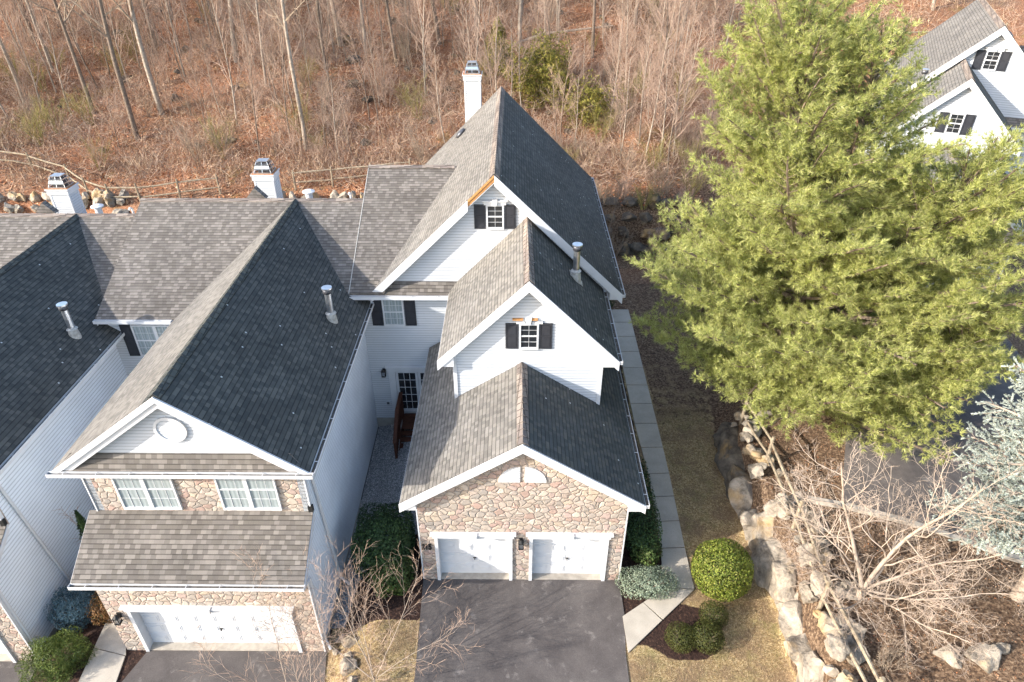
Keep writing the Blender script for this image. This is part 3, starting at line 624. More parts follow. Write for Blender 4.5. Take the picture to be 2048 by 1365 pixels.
# ------------------------------------------------------------ house with the wide garage door
def house_wide(loc,label,group):
    root=empty('town_house',loc,0,label=label,cat='house',group=group); T=.14
    # lower stone garage front
    m=MB(); z0=-1.3; zt=1.22; xa,xb=-12.1,-7.12
    m.box(-12.8,xa,-2.1,-1.82,z0,zt); m.box(xb,-6.37,-2.1,-1.82,z0,zt); m.box(-12.8,-6.37,-2.1,-1.82,zt,2.92); m.box(-12.8,-12.55,-1.82,-.69,z0,3.0)
    m.build('stone_front','stone',root)
    m=MB(); m.box(-12.8,-6.37,-.69,-.5,3.9,6.05); m.build('stone_front','stone',root)
    garage_door(root,xa+.07,xb-.07,-.86,zt-.02,-1.86,8); door_trim(root,xa-.05,xb+.05,-.92,zt,-2.1)
    m=MB(); m.box(xa,xb,-2.115,-1.5,-1.3,-.865); m.build('garage_floor','concrete',root)
    # side walls
    m=MB(); m.prism([(-6.372,-.69,-1.3),(-6.372,17.7,-1.3),(-6.372,17.7,6.0),(-6.372,-.69,6.0)],(-.2,0,0)); m.prism([(-12.798,-.69,-1.3),(-12.798,17.7,-1.3),(-12.798,17.7,6.0),(-12.798,-.69,6.0)],(.2,0,0))
    m.prism([(-6.368,-2.09,-1.3),(-6.368,-.69,-1.3),(-6.368,-.69,3.85),(-6.368,-2.09,3.02)],(-.2,0,0)); m.build('side_wall','siding_skyfill',root)
    for q in ((-6.372,-6.33,-2.12,-2.0,-1.2,3.0),(-6.372,-6.33,-.72,-.58,3.9,6.0),(-12.84,-12.8,-.72,-.58,3.9,6.0)): m=MB(); m.box(*q); m.build('corner_board','trim',root)
    m=MB(); m.box(-6.37,-6.34,-2.0,8.4,-1.4,-.62); m.build('foundation','found',root)
    # garage lean-to roof
    m=MB(); m.slab([(-13.07,-2.45,2.96),(-6.3,-2.45,2.96),(-6.3,-.69,4.05),(-13.07,-.69,4.05)],.12); m.build('lower_roof','sh_tan',root)
    m=MB(); m.box(-6.42,-6.28,-.74,-.62,4.06,4.3); m.build('flashing','black',root)
    m=MB(); m.box(-13.0,-6.37,-2.44,-2.1,2.8,2.83); rake(m,(-13.08,-2.46,2.92),(-13.08,-.69,4.01),.16,.03); rake(m,(-6.29,-2.46,2.92),(-6.29,-.69,4.01),.16,.03); m.build('soffit','trim',root)
    gutter(root,(-13.1,-2.46,2.93),(-6.28,-2.46,2.93))
    # upper windows
    window(root,-11.95,-10.2,4.2,5.8,-.69,3,4,'curtain',twin=True); window(root,-8.95,-7.2,4.2,5.8,-.69,3,4,'curtain',twin=True)
    # gable
    P=.7376; zz=lambda x:8.77-P*abs(x+9.58)-.17
    m=MB(); m.prism([(-12.8,-.85,6.05),(-6.37,-.85,6.05),(-6.37,-.85,zz(-6.37)),(-9.58,-.85,8.6),(-12.8,-.85,zz(-12.8))],(0,.2,0)); m.build('gable_wall','siding',root)
    pts=[(-9.6+.42*math.cos(a),-.885,7.42+.40*math.sin(a)) for a in np.linspace(0,2*math.pi,33)[:-1]]
    m=MB(); m.prism(pts,(0,.04,0)); v=m.build('round_vent','siding',root)
    m=MB()
    for a in range(32):
        a0,a1=2*math.pi*a/32,2*math.pi*(a+1)/32; q=lambda r_,t:(-9.6+r_*math.cos(t),-.915,7.42+r_*.97*math.sin(t)); m.prism([q(.37,a0),q(.45,a0),q(.45,a1),q(.37,a1)],(0,.06,0))
    m.build('vent_ring','trim',v)
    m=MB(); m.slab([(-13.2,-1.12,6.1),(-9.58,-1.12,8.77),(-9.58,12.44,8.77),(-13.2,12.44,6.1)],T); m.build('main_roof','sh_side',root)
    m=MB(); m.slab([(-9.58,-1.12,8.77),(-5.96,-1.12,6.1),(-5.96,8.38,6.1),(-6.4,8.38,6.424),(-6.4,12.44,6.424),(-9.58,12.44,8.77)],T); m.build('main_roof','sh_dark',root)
    m=MB(); m.slab([(-9.95,-1.125,8.775-.37*P+.004),(-9.58,-1.125,8.779),(-9.58,12.3,8.779),(-9.75,12.3,8.779-.17*P)],.01); m.build('mossy_ridge_strip','sh_mossy',root)
    cap(root,(-9.58,-1.13,8.78),(-9.58,12.44,8.78),.16,P,mat='sh_mossy')
    m=MB(); rake(m,(-13.24,-1.145,6.06),(-9.58,-1.145,8.745),.15,.05); rake(m,(-5.93,-1.145,6.06),(-9.58,-1.145,8.745),.15,.05)
    rake(m,(-12.95,-1.09,6.12),(-9.58,-1.09,8.6),.2,.06); rake(m,(-6.21,-1.09,6.12),(-9.58,-1.09,8.6),.2,.06)
    m.prism([(-12.8,-1.1,6.22),(-9.58,-1.1,8.59),(-9.58,-.69,8.59),(-12.8,-.69,6.22)],(0,0,-.03)); m.prism([(-6.37,-1.1,6.22),(-9.58,-1.1,8.59),(-9.58,-.69,8.59),(-6.37,-.69,6.22)],(0,0,-.03))
    m.box(-13.1,-6.05,-1.12,-.69,5.93,5.97); m.box(-6.37,-6.05,-.69,8.3,5.93,5.96); m.box(-13.1,-12.8,-.69,7.2,5.93,5.96); m.build('rake_board','trim',root)
    m=MB(); m.slab([(-13.15,-1.13,6.10),(-6.0,-1.13,6.10),(-6.5,-.845,6.54),(-12.66,-.845,6.54)],.08); m.build('pent_roof','sh_tan',root)
    gutter(root,(-13.3,-1.15,6.1),(-5.85,-1.15,6.1),.13); gutter(root,(-5.96,-1.15,6.08),(-5.96,8.35,6.08)); gutter(root,(-13.2,7.0,6.08),(-13.2,-1.15,6.08),-.13)
    # cross roof
    m=MB(); m.slab([(-16.17,6.91,6.14),(-6.64,6.91,6.14),(-6.64,12.44,8.77),(-16.17,12.44,8.77)],T); m.slab([(-16.17,12.44,8.77),(-6.64,12.44,8.77),(-6.64,18,6.14),(-16.17,18,6.14)],T); m.build('cross_roof','sh_tan',root)
    cap(root,(-16.18,12.44,8.77),(-6.6,12.44,8.77),.17,.475)
    m=MB(); rake(m,(-16.15,6.9,6.08),(-16.15,12.44,8.7),.2,.03); rake(m,(-16.15,18,6.08),(-16.15,12.44,8.7),.2,.03); m.box(-16.15,-12.8,6.9,7.2,5.95,5.98); m.box(-16.15,-13.2,6.88,6.905,5.95,6.1); m.build('rake_board','trim',root)
    gutter(root,(-16.2,6.9,6.13),(-13.25,6.9,6.13))
    m=MB(); m.box(-15.97,-12.8,7.21,7.4,-1.9,6.1); m.build('front_wall','siding',root)
    m=MB(); m.box(-15.97,-15.8,7.4,17.7,-1.9,6.1); m.box(-15.97,-6.4,17.5,17.7,-1,6.1); m.prism([(-15.97,7.3,6.1),(-15.97,12.44,8.6),(-15.97,17.7,6.1)],(.17,0,0)); m.build('side_wall','siding_skyfill',root)
    window(root,-15.08,-13.3,4.3,5.72,7.21,3,4,'curtain',shutters=.42,twin=True)
    # downspouts
    m=MB(); m.tube([(-6.0,-.95,6.0),(-6.05,-.6,5.8),(-6.31,-.25,5.55),(-6.31,.35,-.35),(-6.2,.35,-.55),(-6.0,.25,-.62)],.05,6,True); m.build('downspout','trim',root)
    m=MB(); m.tube([(-6.31,-2.42,2.82),(-6.31,-1.98,2.6),(-6.31,-1.95,-.55),(-6.15,-2.1,-.8)],.045,6,True); m.build('downspout','trim',root)
    flue(root,-6.85,5.95,6.72,1.35,slope=P)
    chimney(root,-12.1,-11.22,14.7,15.5,6,8.98); 
    m=MB(); m.prism([(-12.1,13.4,8.4),(-11.2,13.4,8.4),(-11.65,13.4,8.9)],(0,.3,0)); m.build('roof_cricket','sh_tan',root)
    for x,y in ((-9.35,13.6),): 
        z=8.77-.475*(y-12.44); m=MB(); m.tube([(x,y,z-.1),(x,y,z+.42)],.15,12,True); m.tube([(x,y,z+.42),(x,y,z+.46),(x,y,z+.52)],[.27,.27,.12],14,True); m.build('roof_vent','trim',root,False)
    m=MB(); m.tube([(-7.3,12.75,8.4),(-7.3,12.75,8.9),(-7.3,12.6,8.98),(-7.3,12.5,8.94)],.045,8,True); m.build('vent_pipe','trim',root)
    lantern(root,-12.46,-2.1,.95)
    return root
HB=house_wide((0,0,0),'middle white town house with stone front, wide garage door and long black roof slope','gabled town houses')
cachekids(HB)
HA=copytree(HB,(-9.6,0,-.7),label='leftmost white town house cut off by the left edge of the photo')
#__PART2__
# ------------------------------------------------------------ rocks
from mathutils import noise as mn
def rock(seed,size,ncut=13,sub=4):
    r=random.Random(seed); bm=bmesh.new(); bmesh.ops.create_icosphere(bm,subdivisions=sub,radius=1)
    cuts=[]
    for _ in range(ncut):
        n=Vector((r.gauss(0,1),r.gauss(0,1),r.gauss(0,1))).normalized(); cuts.append((n,r.uniform(.5,.82)))
    ph=[r.uniform(0,6) for _ in range(6)]
    for v in bm.verts:
        c=v.co
        for n,d in cuts:
            k=c.dot(n)-d
            if k>0: c=c-n*k
        w=.04*math.sin(7*c.x+ph[0]+3*c.z)+.04*math.sin(8*c.y+ph[1])+.03*math.sin(11*c.z+ph[2]+4*c.x)
        q=c*2.3+Vector((seed*3.1,0,0)); w+=.09*(mn.fractal(q,1.0,2.0,4)); c=c*(1+w); v.co=Vector((c.x*size[0],c.y*size[1],c.z*size[2]))
    me=bpy.data.meshes.new('boulder'); bm.to_mesh(me); return me
def bob(name,me,mat,loc,rot,parent=None,sc=1):
    o=bpy.data.objects.new(name,me); COL.objects.link(o); o.location=loc; o.rotation_euler=rot; o.scale=(sc,)*3 if not hasattr(sc,'__len__') else sc
    if not me.materials: me.materials.append(M[mat])
    if parent: o.parent=parent
    return o
rs=[rock(i,(1,.85,.8)) for i in range(9)]; rg=[rock(20+i,(1,.85,.75)) for i in range(6)]
rr=random.Random(5)
def rrot(): return (rr.uniform(-.3,.3),rr.uniform(-.3,.3),rr.uniform(0,6.28))
bw=empty('boulder_wall',(8.3,-1,0),label='curved boulder retaining wall between the lawn and the upper garden',cat='stone wall')
y=6.6; i=0
while y>-7:
    s_=rr.uniform(.75,1.1); x=xwall(y)+.5+rr.uniform(-.1,.12); grey=y>3.6
    bob('boulder',(rg if grey else rs)[i%6],'rockg' if grey else 'rock',(x-8.3,y+1,h(xwall(y)-.3,y)+.62),(rr.uniform(-.25,.25),rr.uniform(-.25,.25),1.57+rr.uniform(-.4,.4)),bw,(s_*1.0,s_*.95,s_*1.15)); y-=s_*.9; i+=1
for k in range(76):
    y=rr.uniform(-7,6.8); x=xwall(y)+.55+rr.random()**1.6*1.15; s_=rr.uniform(.16,.44); z=h(x,y)+s_*.25+(.35 if x<xwall(y)+.85 else 0)
    bob('boulder',rs[k%9],'rock',(x-8.3,y+1,z),rrot(),bw,s_)
bw2=empty('boulder_wall',(-12,24,1),label='long boulder retaining wall behind the houses below the split rail fence',cat='stone wall')
x=-34; i=0
while x<11 and i<99:
    yb=YB(x)
    if x<-25 or -16<x<-8.3:
        for lv in range(3):
            s_=rr.uniform(.32,.62); xx=x+rr.uniform(-.3,.3); yy=24.9+lv*.62; bob('boulder',rs[(i*5)%9],'rock',(xx+12,yy-24,h(xx,yy)+.2-1),rrot(),bw2,(s_,s_*.8,s_*1.2)); i+=1
        x-=.35
    elif x>3.2:
        for lv in range(4): s_=rr.uniform(.5,.78); xx=x+rr.uniform(-.4,.4); bob('boulder',rg[i%6],'rockg',(xx+12,yb-.1+lv*.5-24,h(xx,yb-.6)+.35+lv*.85-1),rrot(),bw2,s_); i+=1
    x+=1.15
lr=[(-5.5,-2.0,.3),(-5.42,-2.5,.2),(-5.35,-2.95,.38),(-5.1,-3.45,.25),(-5.05,-3.9,.42),(-5.9,-1.75,.22),(-6.0,-2.15,.16)]
for (x,y,s_),lb in zip(lr,['pale rock behind the others between the driveways','small pale rock second in the row between the driveways','bright pale rock midway along the row between the driveways','small rock near the front of the row between the driveways','largest rock at the front of the row between the driveways','pale rock by the downspout at the stone corner','smallest rock beside the downspout at the stone corner']):
    o=bob('rock',rs[int(s_*100)%9],'rock',(x,y,h(x,y)+s_*.3),rrot(),None,s_); tag(o,lb,'rock','rocks between the driveways')
for (x,y,s_),lb in zip([(11.6,-4.1,.42),(12.3,-4.3,.5),(12.9,-4.05,.25)],['left pale rock at the bottom right edge of the photo','broad pale rock in the middle at the bottom right edge','small right pale rock at the bottom right edge']):
    o=bob('rock',rs[int(s_*100)%9],'rock',(x,y,h(x,y)+s_*.2),rrot(),None,s_); tag(o,lb,'rock','rocks in the upper garden')
for k in range(75):
    x=rr.uniform(-38,16); y=rr.uniform(29,56); s_=rr.uniform(.18,.62)*(1.25 if x>-18 and x<2 else .9)
    o=bob('rock',rg[k%6],'rockg',(x,y,h(x,y)+s_*.15),rrot(),None,s_); tag(o,'grey weathered rock half buried in the leaf litter of the wooded slope','rock','rocks scattered on the wooded slope')
# ------------------------------------------------------------ rail fences
def fence(pts,label,hh=1.35):
    root=empty('rail_fence',(pts[0][0],pts[0][1],h(*pts[0])),label=label,cat='fence',group='split rail fences'); o0=root.location.copy()
    P=[Vector((x,y,h(x,y)))-o0 for x,y in pts]
    for p in P:
        m=MB(); a=rr.uniform(-.03,.03); m.tube([p+Vector((0,0,-.3)),p+Vector((a,0,.6)),p+Vector((a*2,a,hh))],[.07,.065,.055],7,True); m.build('post','wood',root)
    for p,q in zip(P,P[1:]):
        for z in (.5,1.12):
            d=(q-p).normalized()*.08; j=lambda:Vector((rr.uniform(-.03,.03),rr.uniform(-.03,.03),z+rr.uniform(-.05,.05)))
            m=MB(); m.tube([p-d+j(),(p+q)/2+j(),q+d+j()],[.045,.06,.045],6,True); m.build('rail','wood',root)
    return root
fence([(-35,29.3),(-32.4,28.9),(-29.6,28.0),(-27.6,26.4),(-25.8,25.6),(-23.9,25.55),(-21.57,25.99),(-19.2,26.6)],'split rail fence behind the leftmost houses, bending around the bank')
fence([(-14.54,27.29),(-12.13,27.55),(-9.6,27.73),(-7.1,27.9)],'split rail fence right of the middle chimney above the boulder wall')
fence([(18,46),(21.5,45.9),(25.5,45.4),(29.7,43.6),(34.6,43.8),(38.6,44)],'distant split rail fence behind the big pine near the top right house')
fence([(8.95,6.4),(9.03,3.67),(9.0,.6),(8.78,-2.4),(8.95,-5.3),(9.3,-8)],'split rail fence along the top of the boulder wall right of the lawn')
m=MB(); cpts=[(9.9,1.9),(10.99,1.45),(12.4,.5),(14.7,-1.05),(18,-2.6)]
for (a,b),(c,d) in zip(cpts,cpts[1:]): m.beam((a,b,h(a,b)+.13),(c,d,h(c,d)+.13),.2,.3)
tag(m.build('kerb','concrete'),'low pale kerb edging the upper driveway behind the bare ornamental tree','kerb')
# ------------------------------------------------------------ bare trees
RMIN=.0042
def grow(T,p,d,L,r,lv,P,rd):
    pr=P[lv]; seg,wand,up,nch,clf,ang=pr[:6]; st=pr[6] if len(pr)>6 else .18
    pts=[p.copy()]; dirs=[d.copy()]; q=p.copy(); dd=d.copy()
    for i in range(seg):
        dd=(dd+Vector((rd.gauss(0,wand),rd.gauss(0,wand),rd.gauss(0,wand)+up))).normalized(); q=q+dd*(L/seg); pts.append(q.copy()); dirs.append(dd.copy())
    rend=r*.35
    T[min(lv,len(T)-1)].tube(pts,[r+(rend-r)*i/seg for i in range(seg+1)],7 if lv==0 else (4 if lv==1 else 3))
    if lv+1<len(P):
        for k in range(nch):
            t=min(st+(1-st)*(k+rd.uniform(.1,.95))/nch,.995); i=int(t*seg); q=pts[i].lerp(pts[i+1],t*seg-i); b=dirs[i+1]
            s=b.orthogonal().normalized(); s.rotate(Matrix.Rotation(rd.uniform(0,6.283),3,b)); a=R(ang+rd.uniform(-14,14))
            grow(T,q,(b*math.cos(a)+s*math.sin(a)).normalized(),L*clf*(1.15-.6*t)*rd.uniform(.7,1.2),max(RMIN,(r+(rend-r)*t)*.5),lv+1,P,rd)
def baretree(name,seed,H,r,P,bark,twig,label,cat,group=None,d=(0,0,1)):
    root=empty(name,(0,0,0),label=label,cat=cat,group=group); a,b=MB(),MB()
    grow([a,b],Vector((0,0,-.15)),Vector(d).normalized(),H,r,0,P,random.Random(seed))
    a.build('trunk',bark,root,True); b.build('branches',twig,root); return root
G1='tall bare trees on the wooded slope'; G2='slim bare saplings on the wooded slope'; G3='bare twiggy shrubs on the wooded slope'
tall=[baretree('bare_tree',100+i,15,.14+.03*(i%3),[(9,.035,.02,15,.3,50,.38),(5,.12,.04,8,.45,42),(4,.16,.03,6,.5,40),(3,.2,.02,0,0,0)],['barkpale','bark','barkpale'][i%3],'twig2','tall bare grey trunked tree standing in the wooded slope','bare tree',G1) for i in range(3)]
slim=[baretree('bare_sapling',200+i,7.5,.055+.012*(i%2),[(8,.05,.03,16,.36,34,.2),(5,.12,.05,9,.5,34),(3,.16,.04,4,.5,36),(2,.2,.02,0,0,0)],['bark','barkpale'][i%2],'twig','slim bare sapling with fine pinkish twigs on the wooded slope','sapling',G2) for i in range(4)]
def shrubby(name,seed,H,n,twig,label,group,r=.02,spread=.55,lv2=7):
    root=empty(name,(0,0,0),label=label,cat='bare shrub',group=group); a,b=MB(),MB(); rd=random.Random(seed)
    for k in range(n):
        az=rd.uniform(0,6.28); sp=rd.uniform(.1,spread); d=Vector((math.cos(az)*sp,math.sin(az)*sp,1)).normalized()
        grow([a,b],Vector((math.cos(az)*.12,math.sin(az)*.12,-.1)),d,H*rd.uniform(.6,1.1),r*rd.uniform(.6,1.1),0,[(5,.08,.02,lv2,.42,34,.25),(4,.14,.03,5,.5,36),(2,.18,.02,0,0,0)],rd)
    a.build('stems',twig,root,False); b.build('twigs',twig,root,False); return root
shr=[shrubby('bare_shrub',300+i,2.6,12,['twig','twig2','twigg','twig'][i],['tan','grey tan','olive','pinkish'][i]+' bare many stemmed shrub on the wooded slope',G3) for i in range(4)]
for o in tall+slim+shr: cachekids(o)
def place(protos,pts,rd,smin,smax):
    for k,(x,y) in enumerate(pts):
        o=protos[k%len(protos)]; s=rd.uniform(smin,smax); loc=(x,y,h(x,y))
        if k<len(protos): o.location=loc; o.scale=(s,)*3; o.rotation_euler=(0,0,rd.uniform(0,6.28))
        else:
            c=copytree(o,loc,rd.uniform(0,6.28),s); c.rotation_euler=(rd.gauss(0,.05),rd.gauss(0,.05),c.rotation_euler[2])
rd=random.Random(77)
big=[(-36.4,40.6),(-31.4,35.9),(-26.2,35.6),(-14.6,31.1),(-14.8,39.7),(-14.4,43.9),(-12.1,42.4),(-6.5,44.8),(.1,44),(-36.9,36.8),(-27.1,33),(-22,41),(-19,38),(-9.5,41),(-3.5,46),(3.2,45.2),(5.8,42),(9.6,46.5),(13,44),(17,50),(-30,45),(-25.5,47),(-40,45),(-44,42),(24,52),(30,56),(20,55)]
big+=[(rd.uniform(-46,40),rd.uniform(47,64)) for _ in range(26)]
place(tall,big,rd,.75,1.12)
def hillpts(n,y0,y1,x0=-42,x1=14,clear=None):
    out=[]
    while len(out)<n:
        x,y=rd.uniform(x0,x1),rd.uniform(y0,y1)
        if clear and clear(x,y): continue
        out.append((x,y))
    return out
lowsp=lambda x,y:(y<33 and rd.random()<.75)
place(slim,[(-15.7,31.4),(-12,29.6),(-11.2,30),(-20,33.5),(-28,32),(8.6,30.5),(9.8,28.8),(10.6,31),(12.2,30.2),(11.3,33),(13.4,33),(9.2,34)]+hillpts(175,30,56,clear=lowsp)+hillpts(42,36,56,-44,-8)+hillpts(16,30,46,6,17),rd,.6,1.15)
place(shr,hillpts(120,28.6,54)+hillpts(22,29,38,5,15)+hillpts(14,28.8,31,-30,4),rd,.6,1.25)
m=MB(); m.tube([(-2.2,43.2,h(-2.2,43.2)+.35),(2,43.9,h(2,43.9)+.6),(7.6,44.7,h(7.6,44.7)+.7)],[.13,.11,.05],7,True); tag(m.build('fallen_log','barkpale'),'pale fallen trunk lying across the wooded slope above the cedar','log')
# brush, litter and grass as ground cover
def scatter_tris(name,P,D,L,Wd,mat,kind='stuff'):
    n=len(P); sd=np.cross(D,rng.normal(size=(n,3))); sd/=np.linalg.norm(sd,axis=1)[:,None]
    V=np.empty((n,3,3)); V[:,0]=P-sd*Wd[:,None]; V[:,1]=P+sd*Wd[:,None]; V[:,2]=P+D*L[:,None]
    o=fastmesh(name,V.reshape(-1,3),np.arange(n*3).reshape(-1,3),mat); 
    if kind: tag(o,kind=kind)
    return o
HV=np.vectorize(h)
M['brush']=leafmat('tan and pink brush twigs',[g3(x) for x in ('8a6e5e','a48a76','bfa690','7c6250','a08868','ccb49c')],trans=.0)
nc=930; cx=rng.uniform(-42,16,nc); cy=28.3+rng.random(nc)**1.35*26; cx[-150:]=rng.uniform(15,42,150); cy[-150:]=rng.uniform(44,60,150); cx[:60]=rng.uniform(-25,11,60); cy[:60]=rng.uniform(28,29.5,60)
P=[];D=[];L=[]
for a,b in zip(cx,cy):
    k=rng.integers(60,150); s=rng.uniform(.5,1.5); x=a+rng.normal(0,s,k); y=b+rng.normal(0,s,k); z=HV(x,y)+rng.random(k)**1.5*.9
    ln=rng.normal(0,.35,2); d=rng.normal(0,.75,(k,3))+np.array([ln[0],ln[1],.75]); d/=np.linalg.norm(d,axis=1)[:,None]
    P.append(np.stack([x,y,z],1)); D.append(d); L.append(rng.uniform(.35,1.3,k))
P=np.concatenate(P);D=np.concatenate(D);L=np.concatenate(L)
tag(scatter_tris('brush',P,D,L,np.full(len(P),.0115),'brush'),'tangled tan and pink brush covering the wooded slope','brush')
def leafquads(name,P,size,mat,flat=.5,parent=None,kind=None):
    n=len(P); N=rng.normal(size=(n,3))*np.array([flat,flat,.3])+np.array([0,0,1.0 if flat<1 else 0]); N/=np.linalg.norm(N,axis=1)[:,None]
    return quads(name,P,N,size,mat,parent,kind)
def quads(name,P,N,size,mat,parent=None,kind=None,asp=.55):
    n=len(P); a=np.cross(N,rng.normal(size=(n,3))); a/=np.linalg.norm(a,axis=1)[:,None]; b=np.cross(N,a)
    s=(size*rng.uniform(.6,1.25,n))[:,None]; V=np.empty((n,4,3)); V[:,0]=P-a*s; V[:,1]=P-b*s*asp; V[:,2]=P+a*s; V[:,3]=P+b*s*asp
    o=fastmesh(name,V.reshape(-1,3),np.arange(n*4).reshape(-1,4),mat,parent)
    if kind: tag(o,kind=kind)
    return o
n=60000; x=rng.uniform(-46,34,n); y=25.5+rng.random(n)**1.2*32; k=(x<12)|(y>44); x,y=x[k],y[k]
tag(leafquads('leaf_litter',np.stack([x,y,HV(x,y)+.03+rng.random(len(x))*.06],1),.095,'litter',kind='stuff'),'rusty fallen leaves carpeting the wooded slope','leaf litter')
n=6000; x=rng.uniform(8.8,17,n); y=rng.uniform(-8,9,n)
tag(leafquads('leaf_litter',np.stack([x,y,HV(x,y)+.02],1),.026,'litter',kind='stuff'),'scattered pale leaves on the bare soil of the upper garden','leaf litter')
def inlawn(x,y): return np.array([1 if zone(a,b)[0]>.4 and zone(a,b)[1]<.5 and not(-3.35<a<3.35) and not(3.2<a<6.05 and b>-2.75) and a>-6.2 else 0 for a,b in zip(x,y)],bool)
n=70000; x=np.concatenate([rng.uniform(3.4,8.3,n),rng.uniform(-6.1,-3.1,n//9)]); y=np.concatenate([rng.uniform(-6.5,9,n),rng.uniform(-6.5,-1.5,n//9)]); k=inlawn(x,y); x,y=x[k],y[k]
D=rng.normal(0,.6,(len(x),3))+np.array([0,0,.9]); D/=np.linalg.norm(D,axis=1)[:,None]
tag(scatter_tris('grass',np.stack([x,y,HV(x,y)],1),D,rng.uniform(.03,.07,len(x)),np.full(len(x),.006),'grassb'),'straw coloured dormant grass of the front lawn','grass')
# ------------------------------------------------------------ shrubs
def shrub(name,c,rad,H,n,leaf,mat,label,cat='shrub',shape='ball',lump=.12,asp=.55,group=None,nz=.45,pw=.8):
    x,y=c; z=h(x,y); root=empty(name,(x,y,z),label=label,cat=cat,group=group)
    d=rng.normal(size=(n,3)); d/=np.linalg.norm(d,axis=1)[:,None]; f=1-.45*rng.random(n)**2.2
    if shape=='box':
        q=np.abs(d); m_=(q**4).sum(1)**.25; d2=d/m_[:,None]
    else: d2=d.copy()
    ph=rng.uniform(0,6,6); w=1+lump*(np.sin(5*d[:,0]+ph[0])*np.sin(5*d[:,1]+ph[1])+np.sin(9*d[:,2]+ph[2]+4*d[:,0])*.6)
    w2=w*f; P=np.stack([d2[:,0]*rad[0]*w2,d2[:,1]*rad[1]*w2,H/2+d2[:,2]*H/2*w2],1)
    if shape=='cone':
        t=rng.random(n)**1.25; a=rng.uniform(0,6.283,n); rr_=(1-t)**pw*(1-.6*rng.random(n)**2)*(1+lump*np.sin(14*t+3*a+ph[0])); P=np.stack([np.cos(a)*rad[0]*rr_,np.sin(a)*rad[1]*rr_,t*H],1); d=np.stack([np.cos(a),np.sin(a),np.full(n,.3)],1)
    P[:,2]=np.maximum(P[:,2],.02); N=d+rng.normal(0,nz,(n,3)); N/=np.linalg.norm(N,axis=1)[:,None]
    quads('foliage',P,N,leaf,mat,root,None,asp)
    m=MB(); rd=random.Random(int(abs(x*7+y*13)*10))
    for k in range(9):
        a=rd.uniform(0,6.28); e=Vector((math.cos(a)*rad[0]*.6,math.sin(a)*rad[1]*.6,H*rd.uniform(.5,.8))); 
        if shape=='cone': e=Vector((math.cos(a)*rad[0]*.1,math.sin(a)*rad[1]*.1,H*(.5+.05*k)))
        m.tube([(0,0,-.1),tuple(e*.5+Vector((0,0,.05))),tuple(e)],[.03,.02,.008],4)
    m.build('stems','bark',root); return root
shrub('hedge_bush',(-4.72,.85),(.98,1.2),1.95,15000,.045,'hedge','large dark clipped evergreen bush left of the garage with number 215',shape='box',lump=.05)
shrub('hedge_bush',(-4.3,-.35),(.72,.68),1.35,5500,.05,'hedgel','looser lighter green bush in front of the large dark bush',lump=.15)
shrub('hedge_bush',(4.28,2.75),(.62,2.1),1.35,12000,.04,'hedge','long dark evergreen hedge along the right garage wall',shape='box',lump=.08)
shrub('hedge_bush',(4.35,.75),(.5,.5),1.0,3000,.05,'hedgel','sprawling bright green shrub at the near end of the long hedge',lump=.2)
shrub('mounded_shrub',(4.2,-.4),(1.02,.6),.85,7000,.03,'greyjun','low grey green mounded shrub beside the garage corner and walkway')
shrub('box_bush',(6.6,-.3),(.98,.98),2.0,16000,.038,'box','large egg shaped yellow green bush right of the walkway',lump=.03)
shrub('box_bush',(6.12,-1.55),(.47,.47),.75,4500,.022,'boxdk','small round olive bush nearest the large yellow green bush',lump=.03,group='small round box bushes')
shrub('box_bush',(5.72,-2.35),(.54,.54),.8,5500,.022,'boxdk','middle and largest of the three small round olive bushes',lump=.03,group='small round box bushes')
shrub('box_bush',(4.92,-2.35),(.5,.5),.75,5000,.022,'boxdk','left small round olive bush nearest the walkway end',lump=.03,group='small round box bushes')
shrub('blue_juniper',(-15.0,-.75),(.92,.85),1.35,8000,.045,'blueshrub','round blue green juniper between the leftmost house wall and the path',lump=.14,asp=.3)
shrub('brown_shrub',(-13.85,-.75),(.6,.75),1.1,5000,.035,'brownleaf','dark brownish shrub between the blue juniper and the stone garage')
shrub('feathery_juniper',(-14.75,-2.6),(.95,.8),1.1,9000,.075,'juniper','lime green feathery juniper at the bottom left corner by the path',lump=.25,asp=.12,nz=1.0)
shrub('weeping_conifer',(-14.25,.1),(.5,.5),4.0,7000,.06,'yew','tall thin dark conifer between the leftmost wall and the lower stone roof',shape='cone',lump=.35,asp=.3,cat='conifer')
shrub('yew_bush',(4.35,17.0),(.75,.9),1.4,6000,.04,'yew','dark evergreen bush at the far end of the walkway')
shrub('yew_bush',(4.3,12.6),(.5,1.4),1.1,5000,.04,'hedge','narrow dark evergreen bush midway along the shaded walkway')
shrub('evergreen_bush',(-23.0,22.2),(1.9,1.0),2.8,9000,.09,'hedge','green evergreen bush behind the left chimney below the rail fence',lump=.2)
shrub('evergreen_bush',(-20.2,22.3),(1.3,1.0),2.3,7000,.09,'hedge','smaller green evergreen bush right of the one behind the left chimney',lump=.2)
shrub('evergreen_bush',(-30.3,20.8),(1.6,1.4),4.6,9000,.09,'yew','dark evergreen bush at the left edge of the photo behind the roof',lump=.15)
shrub('red_cedar',(1.6,36.6),(2.1,1.7),4.3,11000,.12,'cedar','bronze green cedar on the slope right of the tall chimney',cat='conifer',lump=.4,asp=.3,nz=1.2)
shrub('red_cedar',(4.9,34.8),(1.8,1.4),2.8,5000,.12,'cedar','lower thin bronze cedar right of the main cedar',cat='conifer',lump=.5,asp=.3,nz=1.2)
shrub('red_cedar',(-1.6,40.5),(1.4,1.4),4.0,5500,.11,'cedar','sparse olive cedar higher up the slope behind the main cedar',cat='conifer',shape='cone',lump=.4,asp=.35)
def own(o,x,y,s=1.0,rz=0): o.location=(x,y,h(x,y)); o.scale=(s,)*3; o.rotation_euler=(0,0,rz); return o
